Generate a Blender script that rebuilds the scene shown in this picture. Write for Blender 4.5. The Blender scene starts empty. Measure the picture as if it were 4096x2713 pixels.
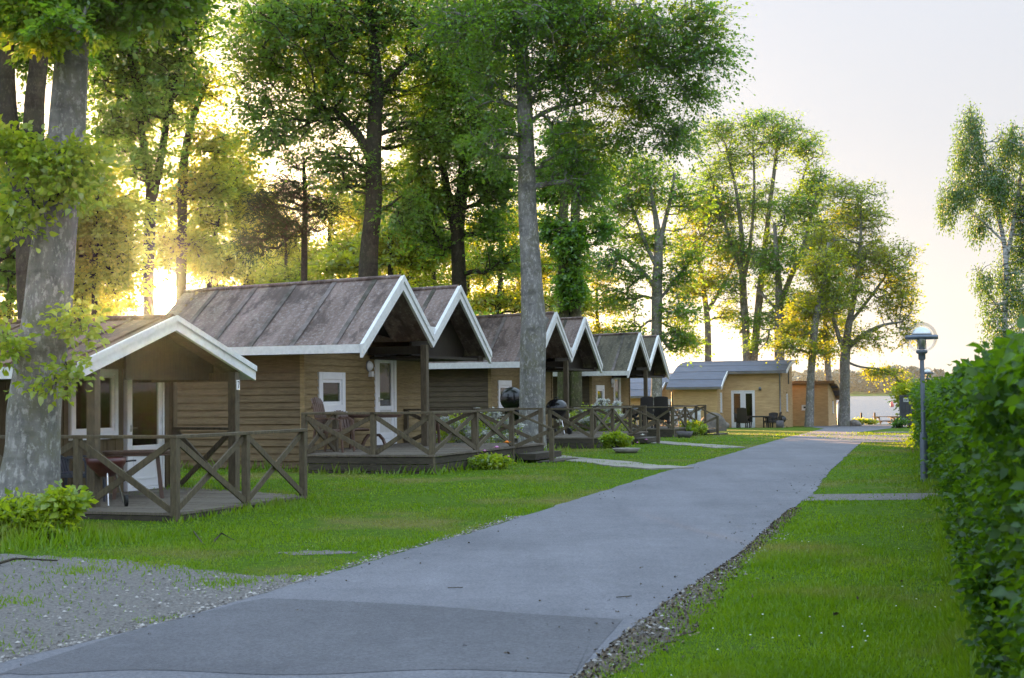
import bpy, bmesh, math, random
import numpy as np
from mathutils import Vector, Matrix
rnd = random.Random(7); NR = np.random.default_rng(11)
SC = bpy.context.scene; COL = SC.collection
R = math.radians

# ------------------------------------------------------------------ camera
F = 1500.0; CX, CY = 512.0, 339.0; EYE = 1.65
PITCH = math.atan(56.4/F); ROLL = 0.0105
fw = np.array([0, math.cos(PITCH), math.sin(PITCH)]); _u = np.array([0, -math.sin(PITCH), math.cos(PITCH)]); _r = np.array([1., 0, 0])
rt = _r*math.cos(ROLL) - _u*math.sin(ROLL); up = _u*math.cos(ROLL) + _r*math.sin(ROLL)
cd = bpy.data.cameras.new('camera'); cam = bpy.data.objects.new('camera', cd); COL.objects.link(cam)
cam.matrix_world = Matrix(((rt[0], up[0], -fw[0], 0), (rt[1], up[1], -fw[1], 0), (rt[2], up[2], -fw[2], EYE), (0, 0, 0, 1)))
cd.sensor_width = 36; cd.lens = F/1024*36; cd.clip_start = .05; cd.clip_end = 9000
cd.dof.use_dof = True; cd.dof.focus_distance = 42; cd.dof.aperture_fstop = 6.3
SC.camera = cam
# ------------------------------------------------------------------ sky, sun, exposure
SUN_AZ = math.atan2(-344, F); SUN_EL = R(3.7)      # left of the view axis, just over the low cabin roof
W = bpy.data.worlds.new('World'); SC.world = W; W.use_nodes = True
nt = W.node_tree; nt.nodes.clear()
sky = nt.nodes.new('ShaderNodeTexSky'); sky.sky_type = 'NISHITA'; sky.sun_disc = False
sky.sun_elevation = SUN_EL; sky.sun_rotation = SUN_AZ; sky.air_density = 1.0; sky.dust_density = 1.0; sky.ozone_density = 1.5
bg = nt.nodes.new('ShaderNodeBackground'); bg.inputs[1].default_value = .15
wo = nt.nodes.new('ShaderNodeOutputWorld')
hs = nt.nodes.new('ShaderNodeHueSaturation'); hs.inputs['Saturation'].default_value = .4; hs.inputs['Value'].default_value = .055
nt.links.new(sky.outputs[0], hs.inputs['Color'])
# sky ramp whiter low down, bluer overhead where unseen brightness is added as fill, plus the wide warm aureole round the low sun
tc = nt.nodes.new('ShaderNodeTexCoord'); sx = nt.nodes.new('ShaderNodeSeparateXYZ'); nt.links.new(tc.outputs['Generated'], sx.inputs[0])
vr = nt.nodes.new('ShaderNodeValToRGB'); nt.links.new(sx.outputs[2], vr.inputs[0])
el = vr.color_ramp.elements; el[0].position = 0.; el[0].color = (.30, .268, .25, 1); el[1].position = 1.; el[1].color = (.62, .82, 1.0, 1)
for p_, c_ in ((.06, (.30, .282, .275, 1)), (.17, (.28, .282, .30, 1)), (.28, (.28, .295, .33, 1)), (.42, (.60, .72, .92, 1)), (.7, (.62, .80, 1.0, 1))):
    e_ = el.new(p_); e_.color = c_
def wmath(op, a, b):
    n = nt.nodes.new('ShaderNodeMath'); n.operation = op
    for i, v in enumerate((a, b)):
        if isinstance(v, (int, float)): n.inputs[i].default_value = v
        else: nt.links.new(v, n.inputs[i])
    return n.outputs[0]
SD_ = (math.sin(SUN_AZ)*math.cos(SUN_EL), math.cos(SUN_AZ)*math.cos(SUN_EL), math.sin(SUN_EL))
dt = nt.nodes.new('ShaderNodeVectorMath'); dt.operation = 'DOT_PRODUCT'; nt.links.new(tc.outputs['Generated'], dt.inputs[0]); dt.inputs[1].default_value = SD_
cosd = wmath('MAXIMUM', dt.outputs['Value'], 0.)
g1 = wmath('MULTIPLY', wmath('POWER', cosd, 60.), 2.6); g2 = wmath('MULTIPLY', wmath('POWER', cosd, 900.), 9.0); g3 = wmath('MULTIPLY', wmath('GREATER_THAN', cosd, math.cos(R(.55))), 900.0)
g4 = wmath('MULTIPLY', wmath('POWER', cosd, 7000.), 70.0); gs = wmath('ADD', wmath('ADD', wmath('ADD', g1, g2), g4), g3)
def wmix(a, b, blend, fac=1.0):
    m = nt.nodes.new('ShaderNodeMix'); m.data_type = 'RGBA'; m.blend_type = blend; m.inputs[0].default_value = fac
    for s, v in ((6, a), (7, b)):
        if isinstance(v, tuple): m.inputs[s].default_value = v
        else: nt.links.new(v, m.inputs[s])
    return m.outputs[2]
cg = nt.nodes.new('ShaderNodeCombineXYZ'); nt.links.new(wmath('MULTIPLY', gs, 1.0), cg.inputs[0]); nt.links.new(wmath('MULTIPLY', gs, .50), cg.inputs[1]); nt.links.new(wmath('MULTIPLY', gs, .14), cg.inputs[2])
sky_fill = wmix(vr.outputs[0], (3.1, 3.1, 3.1, 1), 'MULTIPLY')
nt.links.new(wmix(wmix(hs.outputs[0], sky_fill, 'ADD'), cg.outputs[0], 'ADD'), bg.inputs[0]); nt.links.new(bg.outputs[0], wo.inputs[0])
sd = bpy.data.lights.new('sun', 'SUN'); sd.energy = 5.0; sd.angle = R(.5); sd.color = (1, .53, .20)
sun = bpy.data.objects.new('sun', sd); COL.objects.link(sun)
sdir = Vector((math.sin(SUN_AZ)*math.cos(SUN_EL), math.cos(SUN_AZ)*math.cos(SUN_EL), math.sin(SUN_EL)))
sun.rotation_euler = sdir.to_track_quat('Z', 'Y').to_euler(); sun.location = sdir*60
SC.view_settings.view_transform = 'Standard'; SC.view_settings.look = 'None'; SC.view_settings.gamma = 1
SC.view_settings.exposure = 2.38
SC.render.engine = 'CYCLES'; SC.cycles.use_denoising = True
SC.cycles.max_bounces = 6; SC.cycles.diffuse_bounces = 3; SC.cycles.glossy_bounces = 2; SC.cycles.transmission_bounces = 4
SC.cycles.transparent_max_bounces = 12; SC.cycles.volume_bounces = 0; SC.cycles.sample_clamp_indirect = 6

# ------------------------------------------------------------------ terrain height and pixel rays (used to measure positions off the photograph)
GK = [(-200, 0), (18, 0), (28, .2), (40, .18), (53, .09), (70, -.12), (88, -.35), (95, -.42), (104, -1.0), (112, -1.9), (140, -2.6), (200, -2.6)]
def g(y): return float(np.interp(y, [k[0] for k in GK], [k[1] for k in GK]))
def ray(u, v): return fw + rt*(u-CX)/F + up*(CY-v)/F
def at(u, v, y):
    d = ray(u, v); return Vector(d*(y/d[1])) + Vector((0, 0, EYE))
Q = 1/2.3115
def aq(x, y, Y): return at(x*Q, y*Q, Y)
def G(u, v):
    z = 0.
    for _ in range(60):
        d = ray(u, v); t = (z-EYE)/d[2]; Y = d[1]*t
        z = .6*z + .4*g(min(Y, 95))
    return Vector((d[0]*t, Y, g(Y)))
def gq(x, y): return G(x*Q, y*Q)

# ------------------------------------------------------------------ object helpers
def tag(o, label=None, cat=None, group=None, kind=None):
    if label: o['label'] = label
    if cat: o['category'] = cat
    if group: o['group'] = group
    if kind: o['kind'] = kind
    return o
def empty(name, loc, rz=0, label=None, cat=None, group=None):
    o = bpy.data.objects.new(name, None); COL.objects.link(o); o.location = loc; o.rotation_euler = (0, 0, rz); o.empty_display_size = .2
    return tag(o, label, cat, group)
def link(name, me, mat, parent=None, loc=None):
    if mat is not None and not me.materials: me.materials.append(mat)
    o = bpy.data.objects.new(name, me); COL.objects.link(o)
    if parent is not None: o.parent = parent
    if loc is not None: o.location = loc
    return o
def kids(o): return [c for c in bpy.data.objects if c.parent is o]
def copy_tree(o, parent=None):
    c = o.copy(); COL.objects.link(c); c.parent = parent
    for k in kids(o): copy_tree(k, c)
    return c
class MB:
    def __init__(s): s.v = []; s.f = []; s.sm = []
    def add(s, vs, fs, smooth=False):
        n = len(s.v); s.v += [tuple(x) for x in vs]
        for f in fs: s.f.append(tuple(n+i for i in f)); s.sm.append(smooth)
        return s
    def box(s, x0, x1, y0, y1, z0, z1):
        vs = [(x, y, z) for z in (z0, z1) for y in (y0, y1) for x in (x0, x1)]
        return s.add(vs, [(0, 2, 3, 1), (4, 5, 7, 6), (0, 1, 5, 4), (2, 6, 7, 3), (0, 4, 6, 2), (1, 3, 7, 5)])
    def beam(s, p, q, w, h, upv=(0, 0, 1)):
        p, q = Vector(p), Vector(q); d = (q-p).normalized(); U = Vector(upv)
        if abs(d.dot(U)) > .97: U = Vector((0, 1, 0))
        sx = d.cross(U).normalized()*(w/2); sz = sx.cross(d).normalized()*(h/2)
        vs = [a+i*sx+j*sz for a in (p, q) for i, j in ((-1, -1), (1, -1), (1, 1), (-1, 1))]
        return s.add(vs, [(3, 2, 1, 0), (4, 5, 6, 7), (0, 1, 5, 4), (1, 2, 6, 5), (2, 3, 7, 6), (3, 0, 4, 7)])
    def tube(s, pts, rads, n=10, caps=True, smooth=True):
        pts = [Vector(p) for p in pts]; vs = []; ref = None
        for i, p in enumerate(pts):
            d = (pts[min(i+1, len(pts)-1)]-pts[max(i-1, 0)]).normalized()
            if ref is None: ref = Vector((1, 0, 0)) if abs(d.x) < .9 else Vector((0, 1, 0))
            a = d.cross(ref).normalized(); b = d.cross(a).normalized(); ref = b.cross(d)*-1 if False else ref
            r = rads[i] if hasattr(rads, '__len__') else rads
            vs += [p+a*(r*math.cos(2*math.pi*k/n))+b*(r*math.sin(2*math.pi*k/n)) for k in range(n)]
        fs = [(i*n+k, i*n+(k+1) % n, (i+1)*n+(k+1) % n, (i+1)*n+k) for i in range(len(pts)-1) for k in range(n)]
        s.add(vs, fs, smooth)
        if caps: s.add([vs[k] for k in range(n)], [tuple(range(n))[::-1]]); s.add(vs[-n:], [tuple(range(n))])
        return s
    def lathe(s, prof, c=(0, 0, 0), n=20, smooth=True):
        vs = [(c[0]+r*math.cos(2*math.pi*k/n), c[1]+r*math.sin(2*math.pi*k/n), c[2]+z) for r, z in prof for k in range(n)]
        fs = [(i*n+k, i*n+(k+1) % n, (i+1)*n+(k+1) % n, (i+1)*n+k) for i in range(len(prof)-1) for k in range(n)]
        return s.add(vs, fs, smooth)
    def prism(s, poly, axis, a0, a1):
        # poly in the two other axes; extrude along axis ('x','y','z')
        def mk(p, a): return {'x': (a, p[0], p[1]), 'y': (p[0], a, p[1]), 'z': (p[0], p[1], a)}[axis]
        n = len(poly); vs = [mk(p, a0) for p in poly]+[mk(p, a1) for p in poly]
        return s.add(vs, [tuple(range(n)), tuple(range(2*n-1, n-1, -1))]+[(i, n+i, n+(i+1) % n, (i+1) % n) for i in range(n)])
    def build(s, name, mat, parent=None, loc=None, bev=0):
        me = bpy.data.meshes.new(name); me.from_pydata(s.v, [], s.f); me.update()
        bm = bmesh.new(); bm.from_mesh(me); bmesh.ops.recalc_face_normals(bm, faces=bm.faces); bm.to_mesh(me); bm.free()
        me.polygons.foreach_set('use_smooth', s.sm)
        o = link(name, me, mat, parent, loc)
        if bev:
            m = o.modifiers.new('bevel', 'BEVEL'); m.width = bev; m.segments = 1; m.limit_method = 'ANGLE'; m.angle_limit = R(40)
        return o
def fast_mesh(name, V, k, attr=None, smooth=False):
    """V: (n*k,3) array, faces of k consecutive vertices each"""
    n = len(V)//k; me = bpy.data.meshes.new(name)
    me.vertices.add(len(V)); me.vertices.foreach_set('co', np.ascontiguousarray(V, dtype=np.float32).ravel())
    me.loops.add(n*k); me.loops.foreach_set('vertex_index', np.arange(n*k, dtype=np.int32))
    me.polygons.add(n); me.polygons.foreach_set('loop_start', np.arange(0, n*k, k, dtype=np.int32))
    me.update(calc_edges=True)
    if attr is not None:
        a = me.attributes.new('tone', 'FLOAT', 'POINT'); a.data.foreach_set('value', np.repeat(attr, k).astype(np.float32))
    return me

# ------------------------------------------------------------------ materials
def newmat(name):
    m = bpy.data.materials.new(name); m.use_nodes = True; t = m.node_tree; t.nodes.clear()
    o = t.nodes.new('ShaderNodeOutputMaterial'); b = t.nodes.new('ShaderNodeBsdfPrincipled'); t.links.new(b.outputs[0], o.inputs[0])
    return m, t, b, o
def N(t, typ, **kw):
    n = t.nodes.new(typ)
    for k, v in kw.items():
        if k.startswith('i_'): n.inputs[k[2:].replace('_', ' ')].default_value = v
        else: setattr(n, k, v)
    return n
def ramp(t, src, stops):
    r = t.nodes.new('ShaderNodeValToRGB'); e = r.color_ramp.elements
    while len(e) < len(stops): e.new(.5)
    for i, (p, c) in enumerate(stops): e[i].position = p; e[i].color = (*c, 1)
    t.links.new(src, r.inputs[0]); return r.outputs[0]
def coords(t, scale=(1, 1, 1), kind='Object'):
    c = t.nodes.new('ShaderNodeTexCoord'); m = t.nodes.new('ShaderNodeMapping'); m.inputs['Scale'].default_value = scale
    t.links.new(c.outputs[kind], m.inputs[0]); return m.outputs[0]
def noise(t, vec, sc, det=4, rough=.6):
    n = N(t, 'ShaderNodeTexNoise'); n.inputs['Scale'].default_value = sc; n.inputs['Detail'].default_value = det; n.inputs['Roughness'].default_value = rough
    t.links.new(vec, n.inputs['Vector']); return n.outputs[0]
def mixc(t, fac, a, b, mode='MIX'):
    m = t.nodes.new('ShaderNodeMix'); m.data_type = 'RGBA'; m.blend_type = mode
    for s, v in ((0, fac), (6, a), (7, b)):
        if isinstance(v, (int, float)): m.inputs[s].default_value = v
        elif isinstance(v, tuple): m.inputs[s].default_value = (*v, 1)
        else: t.links.new(v, m.inputs[s])
    return m.outputs[2]
def bump(t, b, h, st, dist=.01):
    n = t.nodes.new('ShaderNodeBump'); n.inputs['Strength'].default_value = st; n.inputs['Distance'].default_value = dist
    t.links.new(h, n.inputs['Height']); t.links.new(n.outputs[0], b.inputs['Normal'])
def simple(name, col, rough=.6, var=.25, sc=6, metal=0, spec=.5, stretch=(1, 1, 1), bst=0, bd=.004, col2=None):
    m, t, b, o = newmat(name); v = coords(t, stretch); n = noise(t, v, sc, 5)
    c2 = col2 or tuple(x*(1-var) for x in col); c1 = tuple(min(1, x*(1+var*.6)) for x in col)
    t.links.new(ramp(t, n, [(.32, c2), (.68, c1)]), b.inputs['Base Color'])
    b.inputs['Roughness'].default_value = rough; b.inputs['Metallic'].default_value = metal; b.inputs['Specular IOR Level'].default_value = spec
    if bst: bump(t, b, noise(t, v, sc*3, 6, .7), bst, bd)
    return m
M = {}
def mats():
    # lawn
    m, t, b, o = newmat('lawn'); v = coords(t)
    n1 = noise(t, v, .35, 5, .6); n2 = noise(t, v, 9, 6, .7); n3 = noise(t, v, 60, 4, .7)
    c = ramp(t, n2, [(.3, (.04, .085, .005)), (.55, (.085, .16, .007)), (.75, (.14, .22, .010))])
    c = mixc(t, ramp(t, n1, [(.52, (0, 0, 0)), (.70, (.8, .8, .8))]), c, (.20, .17, .06))
    c = mixc(t, .4, c, ramp(t, n3, [(.3, (.25, .25, .25)), (.7, (.9, .9, .9))]), 'MULTIPLY')
    t.links.new(c, b.inputs['Base Color']); b.inputs['Roughness'].default_value = .95; b.inputs['Specular IOR Level'].default_value = .1
    bump(t, b, n3, .8, .03); M['lawn'] = m
    # asphalt
    for nm, a, bb in (('asphalt', (.165, .165, .19), (.235, .232, .262)), ('asphalt_new', (.115, .114, .13), (.16, .158, .178))):
        m, t, b, o = newmat(nm); v = coords(t)
        n1 = noise(t, v, .5, 5, .6); n3 = noise(t, v, 140, 3, .8); n2 = noise(t, v, 5, 5, .65)
        c = ramp(t, n1, [(.3, a), (.7, bb)]); c = mixc(t, .35, c, ramp(t, n2, [(.3, (.55, .55, .55)), (.7, (1, 1, 1))]), 'MULTIPLY')
        c = mixc(t, .6, c, ramp(t, n3, [(.3, (.35, .35, .35)), (.72, (1, 1, 1))]), 'MULTIPLY')
        c = mixc(t, .75, c, ramp(t, noise(t, v, 38, 3, .85), [(.36, (.55, .55, .55)), (.52, (.95, .95, .95)), (.66, (1.25, 1.25, 1.25))]), 'MULTIPLY')
        c = mixc(t, .5, c, ramp(t, noise(t, coords(t, (1, .12, 1)), 2.2, 5, .6), [(.35, (.78, .78, .78)), (.65, (1.05, 1.05, 1.05))]), 'MULTIPLY')
        vo = N(t, 'ShaderNodeTexVoronoi', feature='DISTANCE_TO_EDGE'); vo.inputs['Scale'].default_value = .35
        wv = t.nodes.new('ShaderNodeVectorMath'); wv.operation = 'ADD'; nn = N(t, 'ShaderNodeTexNoise'); nn.inputs['Scale'].default_value = 1.4; nn.inputs['Detail'].default_value = 6
        t.links.new(v, nn.inputs['Vector']); t.links.new(v, wv.inputs[0]); t.links.new(nn.outputs[1], wv.inputs[1]); t.links.new(wv.outputs[0], vo.inputs['Vector'])
        if nm == 'asphalt': c = mixc(t, ramp(t, vo.outputs[0], [(0, (.3, .3, .3)), (.006, (0, 0, 0))]), c, (.09, .09, .09))
        t.links.new(c, b.inputs['Base Color']); b.inputs['Roughness'].default_value = .85; b.inputs['Specular IOR Level'].default_value = .3
        bump(t, b, n3, .5, .006); M[nm] = m
    M['gravel'] = simple('gravel', (.20, .185, .175), .95, .5, 30, bst=1, bd=.03)
    m, t, b, o = newmat('pebble'); a = N(t, 'ShaderNodeAttribute', attribute_name='tone')
    t.links.new(ramp(t, a.outputs['Fac'], [(0, (.07, .06, .055)), (.5, (.17, .155, .145)), (.85, (.27, .25, .235)), (1, (.42, .40, .38))]), b.inputs['Base Color']); b.inputs['Roughness'].default_value = .8; M['pebble'] = m
    m, t, b, o = newmat('litter'); a = N(t, 'ShaderNodeAttribute', attribute_name='tone'); t.links.new(ramp(t, a.outputs['Fac'], [(0, (.03, .022, .016)), (.6, (.10, .075, .05)), (.9, (.2, .15, .09)), (1, (.3, .27, .22))]), b.inputs['Base Color']); b.inputs['Roughness'].default_value = .9; M['litter'] = m
    M['dirt'] = simple('dirt', (.11, .085, .06), .95, .5, 14, bst=1, bd=.03, col2=(.04, .032, .025))
    M['slab'] = simple('slab', (.24, .22, .19), .9, .3, 8, bst=.4)
    M['rock'] = simple('rock', (.20, .18, .16), .85, .4, 5, bst=.8, bd=.02)
    # clapboards
    def wood(nm, c1, c2, rough=.75, st=(1, 1, 14), sc=3, spec=.3, stain=.35):
        m, t, b, o = newmat(nm); v = coords(t, st); n = noise(t, v, sc, 6, .65); n2 = noise(t, coords(t), 1.3, 4)
        c = ramp(t, n, [(.3, c1), (.7, c2)]); c = mixc(t, stain, c, ramp(t, n2, [(.3, (.45, .45, .45)), (.7, (1, 1, 1))]), 'MULTIPLY')
        t.links.new(c, b.inputs['Base Color']); b.inputs['Roughness'].default_value = rough; b.inputs['Specular IOR Level'].default_value = spec
        bump(t, b, n, .35, .004); M[nm] = m
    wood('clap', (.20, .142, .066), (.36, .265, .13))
    wood('clap_mid', (.10, .072, .038), (.20, .145, .078))  # clap_dark lightened: sun flare on the nearest cabin's side wall put into colour
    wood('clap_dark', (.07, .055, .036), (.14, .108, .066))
    wood('vboard', (.085, .06, .03), (.15, .11, .058), st=(14, 14, 1))
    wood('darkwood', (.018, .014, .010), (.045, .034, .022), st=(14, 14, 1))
    wood('post', (.07, .055, .036), (.15, .12, .075), st=(8, 8, 2))
    wood('deck', (.10, .08, .06), (.20, .17, .135), st=(2, 14, 2))
    wood('skirt', (.035, .03, .022), (.085, .07, .05), st=(2, 2, 10))
    wood('honey', (.46, .30, .14), (.66, .47, .25), st=(1, 1, 10), sc=2, stain=.25)
    wood('whitewood', (.62, .62, .62), (.80, .80, .80), rough=.5, st=(6, 6, 6), sc=2, stain=.22)
    wood('purlin', (.2, .12, .06), (.3, .2, .1))
    M['pvc'] = simple('pvc', (.78, .78, .80), .35, .05, 3)
    M['gutter'] = simple('gutter', (.22, .23, .25), .4, .2, 3, metal=.6)
    # felt roofs: noise plus moss streaks that run down the slope
    for nm, a, bb, cc in (('felt', (.12, .080, .066), (.25, .18, .16), (.37, .33, .315)), ('felt_moss', (.05, .042, .024), (.12, .10, .06), (.2, .18, .14)), ('felt_rust', (.10, .055, .032), (.17, .10, .055), (.26, .19, .12))):
        m, t, b, o = newmat(nm); v = coords(t, (1, 1, 1)); w = coords(t, (.35, 1.6, .35))
        n = noise(t, v, 14, 6, .75); n2 = noise(t, w, 1.6, 4, .6); n3 = noise(t, v, 45, 3, .7)
        c = ramp(t, n2, [(.3, a), (.7, bb)])
        c = mixc(t, ramp(t, n, [(.5, (0, 0, 0)), (.68, (.75, .75, .75))]), c, cc)
        c = mixc(t, ramp(t, n3, [(.55, (0, 0, 0)), (.7, (.6, .6, .6))]), c, (.03, .028, .014))
        c = mixc(t, ramp(t, noise(t, coords(t, (.5, .9, .5)), 2.6, 6, .7), [(.50, (0, 0, 0)), (.60, (.8, .8, .8))]), c, tuple(x*.55 for x in a))
        c = mixc(t, .5, c, ramp(t, noise(t, coords(t, (.05, 9, .05)), 1., 2, .5), [(.35, (.6, .6, .6)), (.65, (1.1, 1.1, 1.1))]), 'MULTIPLY')
        t.links.new(c, b.inputs['Base Color']); b.inputs['Roughness'].default_value = .8; b.inputs['Specular IOR Level'].default_value = .4
        bump(t, b, n, .6, .015); M[nm] = m
    M['seam'] = simple('seam', (.17, .14, .135), .9, .2, 2.2, col2=(.04, .036, .022))
    M['membrane'] = simple('membrane', (.105, .115, .16), .6, .2, 2, stretch=(1, 3, 1))
    # window glass: clear pane, reflective
    m, t, b, o = newmat('pane'); t.nodes.remove(b)
    tr = N(t, 'ShaderNodeBsdfTransparent'); tr.inputs[0].default_value = (.6, .64, .6, 1); gl = N(t, 'ShaderNodeBsdfGlossy'); gl.inputs[1].default_value = .02
    fr = N(t, 'ShaderNodeFresnel'); fr.inputs[0].default_value = 1.5; mx = N(t, 'ShaderNodeMixShader')
    t.links.new(fr.outputs[0], mx.inputs[0]); t.links.new(tr.outputs[0], mx.inputs[1]); t.links.new(gl.outputs[0], mx.inputs[2]); t.links.new(mx.outputs[0], o.inputs[0]); M['pane'] = m
    m, t, b, o = newmat('globe'); t.nodes.remove(b)
    tr = N(t, 'ShaderNodeBsdfTransparent'); tr.inputs[0].default_value = (.96, .96, .94, 1); gl = N(t, 'ShaderNodeBsdfGlossy'); gl.inputs[1].default_value = .05
    fr = N(t, 'ShaderNodeFresnel'); fr.inputs[0].default_value = 1.25; mx = N(t, 'ShaderNodeMixShader'); mm = N(t, 'ShaderNodeMath', operation='MULTIPLY'); mm.inputs[1].default_value = .45; t.links.new(fr.outputs[0], mm.inputs[0])
    t.links.new(mm.outputs[0], mx.inputs[0]); t.links.new(tr.outputs[0], mx.inputs[1]); t.links.new(gl.outputs[0], mx.inputs[2]); t.links.new(mx.outputs[0], o.inputs[0]); M['globe'] = m
    M['curtain'] = simple('curtain', (.6, .58, .55), .9, .2, 3, stretch=(20, 20, 1))
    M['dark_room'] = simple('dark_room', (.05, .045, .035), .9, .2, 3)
    M['plastic_brown'] = simple('plastic_brown', (.10, .055, .038), .5, .3, 5)
    M['plastic_navy'] = simple('plastic_navy', (.035, .04, .06), .45, .3, 5)
    M['rattan'] = simple('rattan', (.02, .016, .016), .6, .4, 40, bst=.6)
    M['black'] = simple('black_enamel', (.008, .008, .009), .2, .3, 4)
    M['blackmat'] = simple('black_rubber', (.012, .012, .012), .7, .3, 8)
    M['red'] = simple('red_enamel', (.07, .015, .012), .35, .3, 5)
    M['chrome'] = simple('chrome', (.6, .6, .6), .25, .1, 5, metal=1)
    M['steel'] = simple('lamp_steel', (.16, .19, .24), .45, .2, 5, metal=.5)
    M['alu'] = simple('alu', (.55, .57, .6), .35, .1, 5, metal=.8)
    M['container'] = simple('container', (.045, .05, .06), .6, .25, 4, stretch=(1, 1, 4))
    M['white_box'] = simple('white_box', (.62, .65, .7), .4, .08, 3)
    M['grey_sign'] = simple('grey_sign', (.45, .47, .5), .5, .08, 3)
    M['picnic'] = simple('picnic', (.05, .04, .035), .8, .3, 6)
    M['pinkbuoy'] = simple('pinkbuoy', (.7, .12, .1), .4, .1, 3)
    M['orange'] = simple('orange_petal', (.8, .22, .01), .6, .2, 9)
    M['pink'] = simple('pink_petal', (.6, .25, .5), .6, .2, 9)
    M['whitepetal'] = simple('white_petal', (.75, .75, .7), .7, .1, 9)
    M['pot'] = simple('pot', (.10, .09, .10), .7, .3, 9)
    M['tarp'] = simple('tarp', (.10, .085, .07), .8, .4, 6)
    # barks
    def bark(nm, c1, c2, c3, st=(1, 1, .35), sc=5, lich=.5):
        m, t, b, o = newmat(nm); v = coords(t, st); n = noise(t, v, sc, 7, .7); n2 = noise(t, coords(t), 2.2, 5, .7); n3 = noise(t, coords(t, (1.2, 1.2, .7)), 11, 6, .75)
        c = ramp(t, n, [(.3, c1), (.7, c2)]); c = mixc(t, ramp(t, n2, [(.45, (0, 0, 0)), (.62, (lich,)*3)]), c, c3)
        c = mixc(t, ramp(t, n3, [(.52, (0, 0, 0)), (.60, (lich,)*3)]), c, tuple(min(1, x*1.55) for x in c2))
        c = mixc(t, ramp(t, noise(t, coords(t, (1, 1, 3.5)), 1.1, 4, .6), [(.52, (0, 0, 0)), (.68, (.55,)*3)]), c, tuple(x*.55 for x in c1))
        t.links.new(c, b.inputs['Base Color']); b.inputs['Roughness'].default_value = .9; b.inputs['Specular IOR Level'].default_value = .2
        bump(t, b, n, .7, .03); M[nm] = m
    bark('beech', (.11, .106, .104), (.27, .26, .25), (.15, .145, .09), lich=.7)
    bark('darkbark', (.035, .028, .022), (.085, .07, .055), (.06, .06, .03))
    bark('mossbark', (.05, .045, .03), (.11, .10, .06), (.07, .09, .02), lich=.8)
    m, t, b, o = newmat('birch'); v = coords(t, (1, 1, 6)); n = noise(t, v, 2.2, 5, .7)
    t.links.new(ramp(t, n, [(.40, (.04, .035, .03)), (.5, (.5, .5, .5))]), b.inputs['Base Color']); b.inputs['Roughness'].default_value = .8; M['birch'] = m
    # leaves: diffuse + translucent; colour varies leaf by leaf and clump by clump
    def leaf(nm, cs, trc, tf=.5, sc=.55, gloss=.06, straw=False):
        m, t, b, o = newmat(nm); t.nodes.remove(b)
        a = N(t, 'ShaderNodeAttribute', attribute_name='tone'); n = noise(t, coords(t), sc, 3, .6)
        ad = N(t, 'ShaderNodeMath', operation='MULTIPLY_ADD'); t.links.new(a.outputs['Fac'], ad.inputs[0]); ad.inputs[1].default_value = .45
        sb = N(t, 'ShaderNodeMath', operation='MULTIPLY_ADD'); t.links.new(n, sb.inputs[0]); sb.inputs[1].default_value = 1.5; sb.inputs[2].default_value = -.48
        t.links.new(sb.outputs[0], ad.inputs[2])
        c = ramp(t, ad.outputs[0], [(0, cs[0]), (.5, cs[1]), (1, cs[2])]); tc = ramp(t, ad.outputs[0], [(0, trc[0]), (1, trc[1])])
        if straw: c = mixc(t, ramp(t, noise(t, coords(t), .35, 5, .6), [(.50, (0, 0, 0)), (.68, (.75, .75, .75))]), c, (.26, .22, .07)); tc = mixc(t, ramp(t, noise(t, coords(t), .35, 5, .6), [(.50, (0, 0, 0)), (.68, (.75, .75, .75))]), tc, (.3, .26, .08))
        d = N(t, 'ShaderNodeBsdfDiffuse'); tl = N(t, 'ShaderNodeBsdfTranslucent'); t.links.new(c, d.inputs[0]); t.links.new(tc, tl.inputs[0])
        mx = N(t, 'ShaderNodeMixShader'); mx.inputs[0].default_value = tf; t.links.new(d.outputs[0], mx.inputs[1]); t.links.new(tl.outputs[0], mx.inputs[2])
        gl = N(t, 'ShaderNodeBsdfGlossy'); gl.inputs[1].default_value = .4; gl.inputs[0].default_value = (.9, .95, 1, 1); m2 = N(t, 'ShaderNodeMixShader'); m2.inputs[0].default_value = gloss
        t.links.new(mx.outputs[0], m2.inputs[1]); t.links.new(gl.outputs[0], m2.inputs[2]); t.links.new(m2.outputs[0], o.inputs[0]); M[nm] = m
    leaf('leaf', [(.035, .10, .012), (.07, .17, .015), (.15, .26, .02)], [(.16, .40, .02), (.42, .62, .02)], .55)
    leaf('leaf_yel', [(.06, .13, .008), (.14, .22, .01), (.28, .30, .012)], [(.32, .52, .01), (.80, .72, .015)], .6)  # yellow-green leaves; on green trees near the sun, golden light put into colour
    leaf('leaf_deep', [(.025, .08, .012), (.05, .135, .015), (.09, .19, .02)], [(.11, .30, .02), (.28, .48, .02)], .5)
    leaf('leaf_pine', [(.018, .040, .016), (.032, .062, .022), (.05, .085, .028)], [(.04, .09, .02), (.07, .13, .03)], .2, gloss=.02)
    leaf('leaf_hedge', [(.012, .038, .004), (.035, .095, .008), (.10, .19, .012)], [(.10, .26, .006), (.30, .50, .01)], .4, sc=1.8, gloss=.03)
    leaf('leaf_birch', [(.03, .085, .018), (.06, .14, .025), (.11, .20, .03)], [(.12, .28, .03), (.24, .40, .04)], .45)
    leaf('blade', [(.07, .14, .006), (.12, .22, .008), (.20, .29, .012)], [(.16, .32, .005), (.34, .50, .01)], .4, sc=.9, gloss=.02, straw=True)
    leaf('leaf_bush', [(.08, .15, .010), (.17, .26, .012), (.32, .40, .02)], [(.35, .55, .012), (.75, .8, .02)], .5, sc=2)
    leaf('blossom', [(.45, .46, .42), (.6, .6, .56), (.75, .75, .7)], [(.5, .52, .45), (.7, .7, .65)], .3, sc=2)
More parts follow.
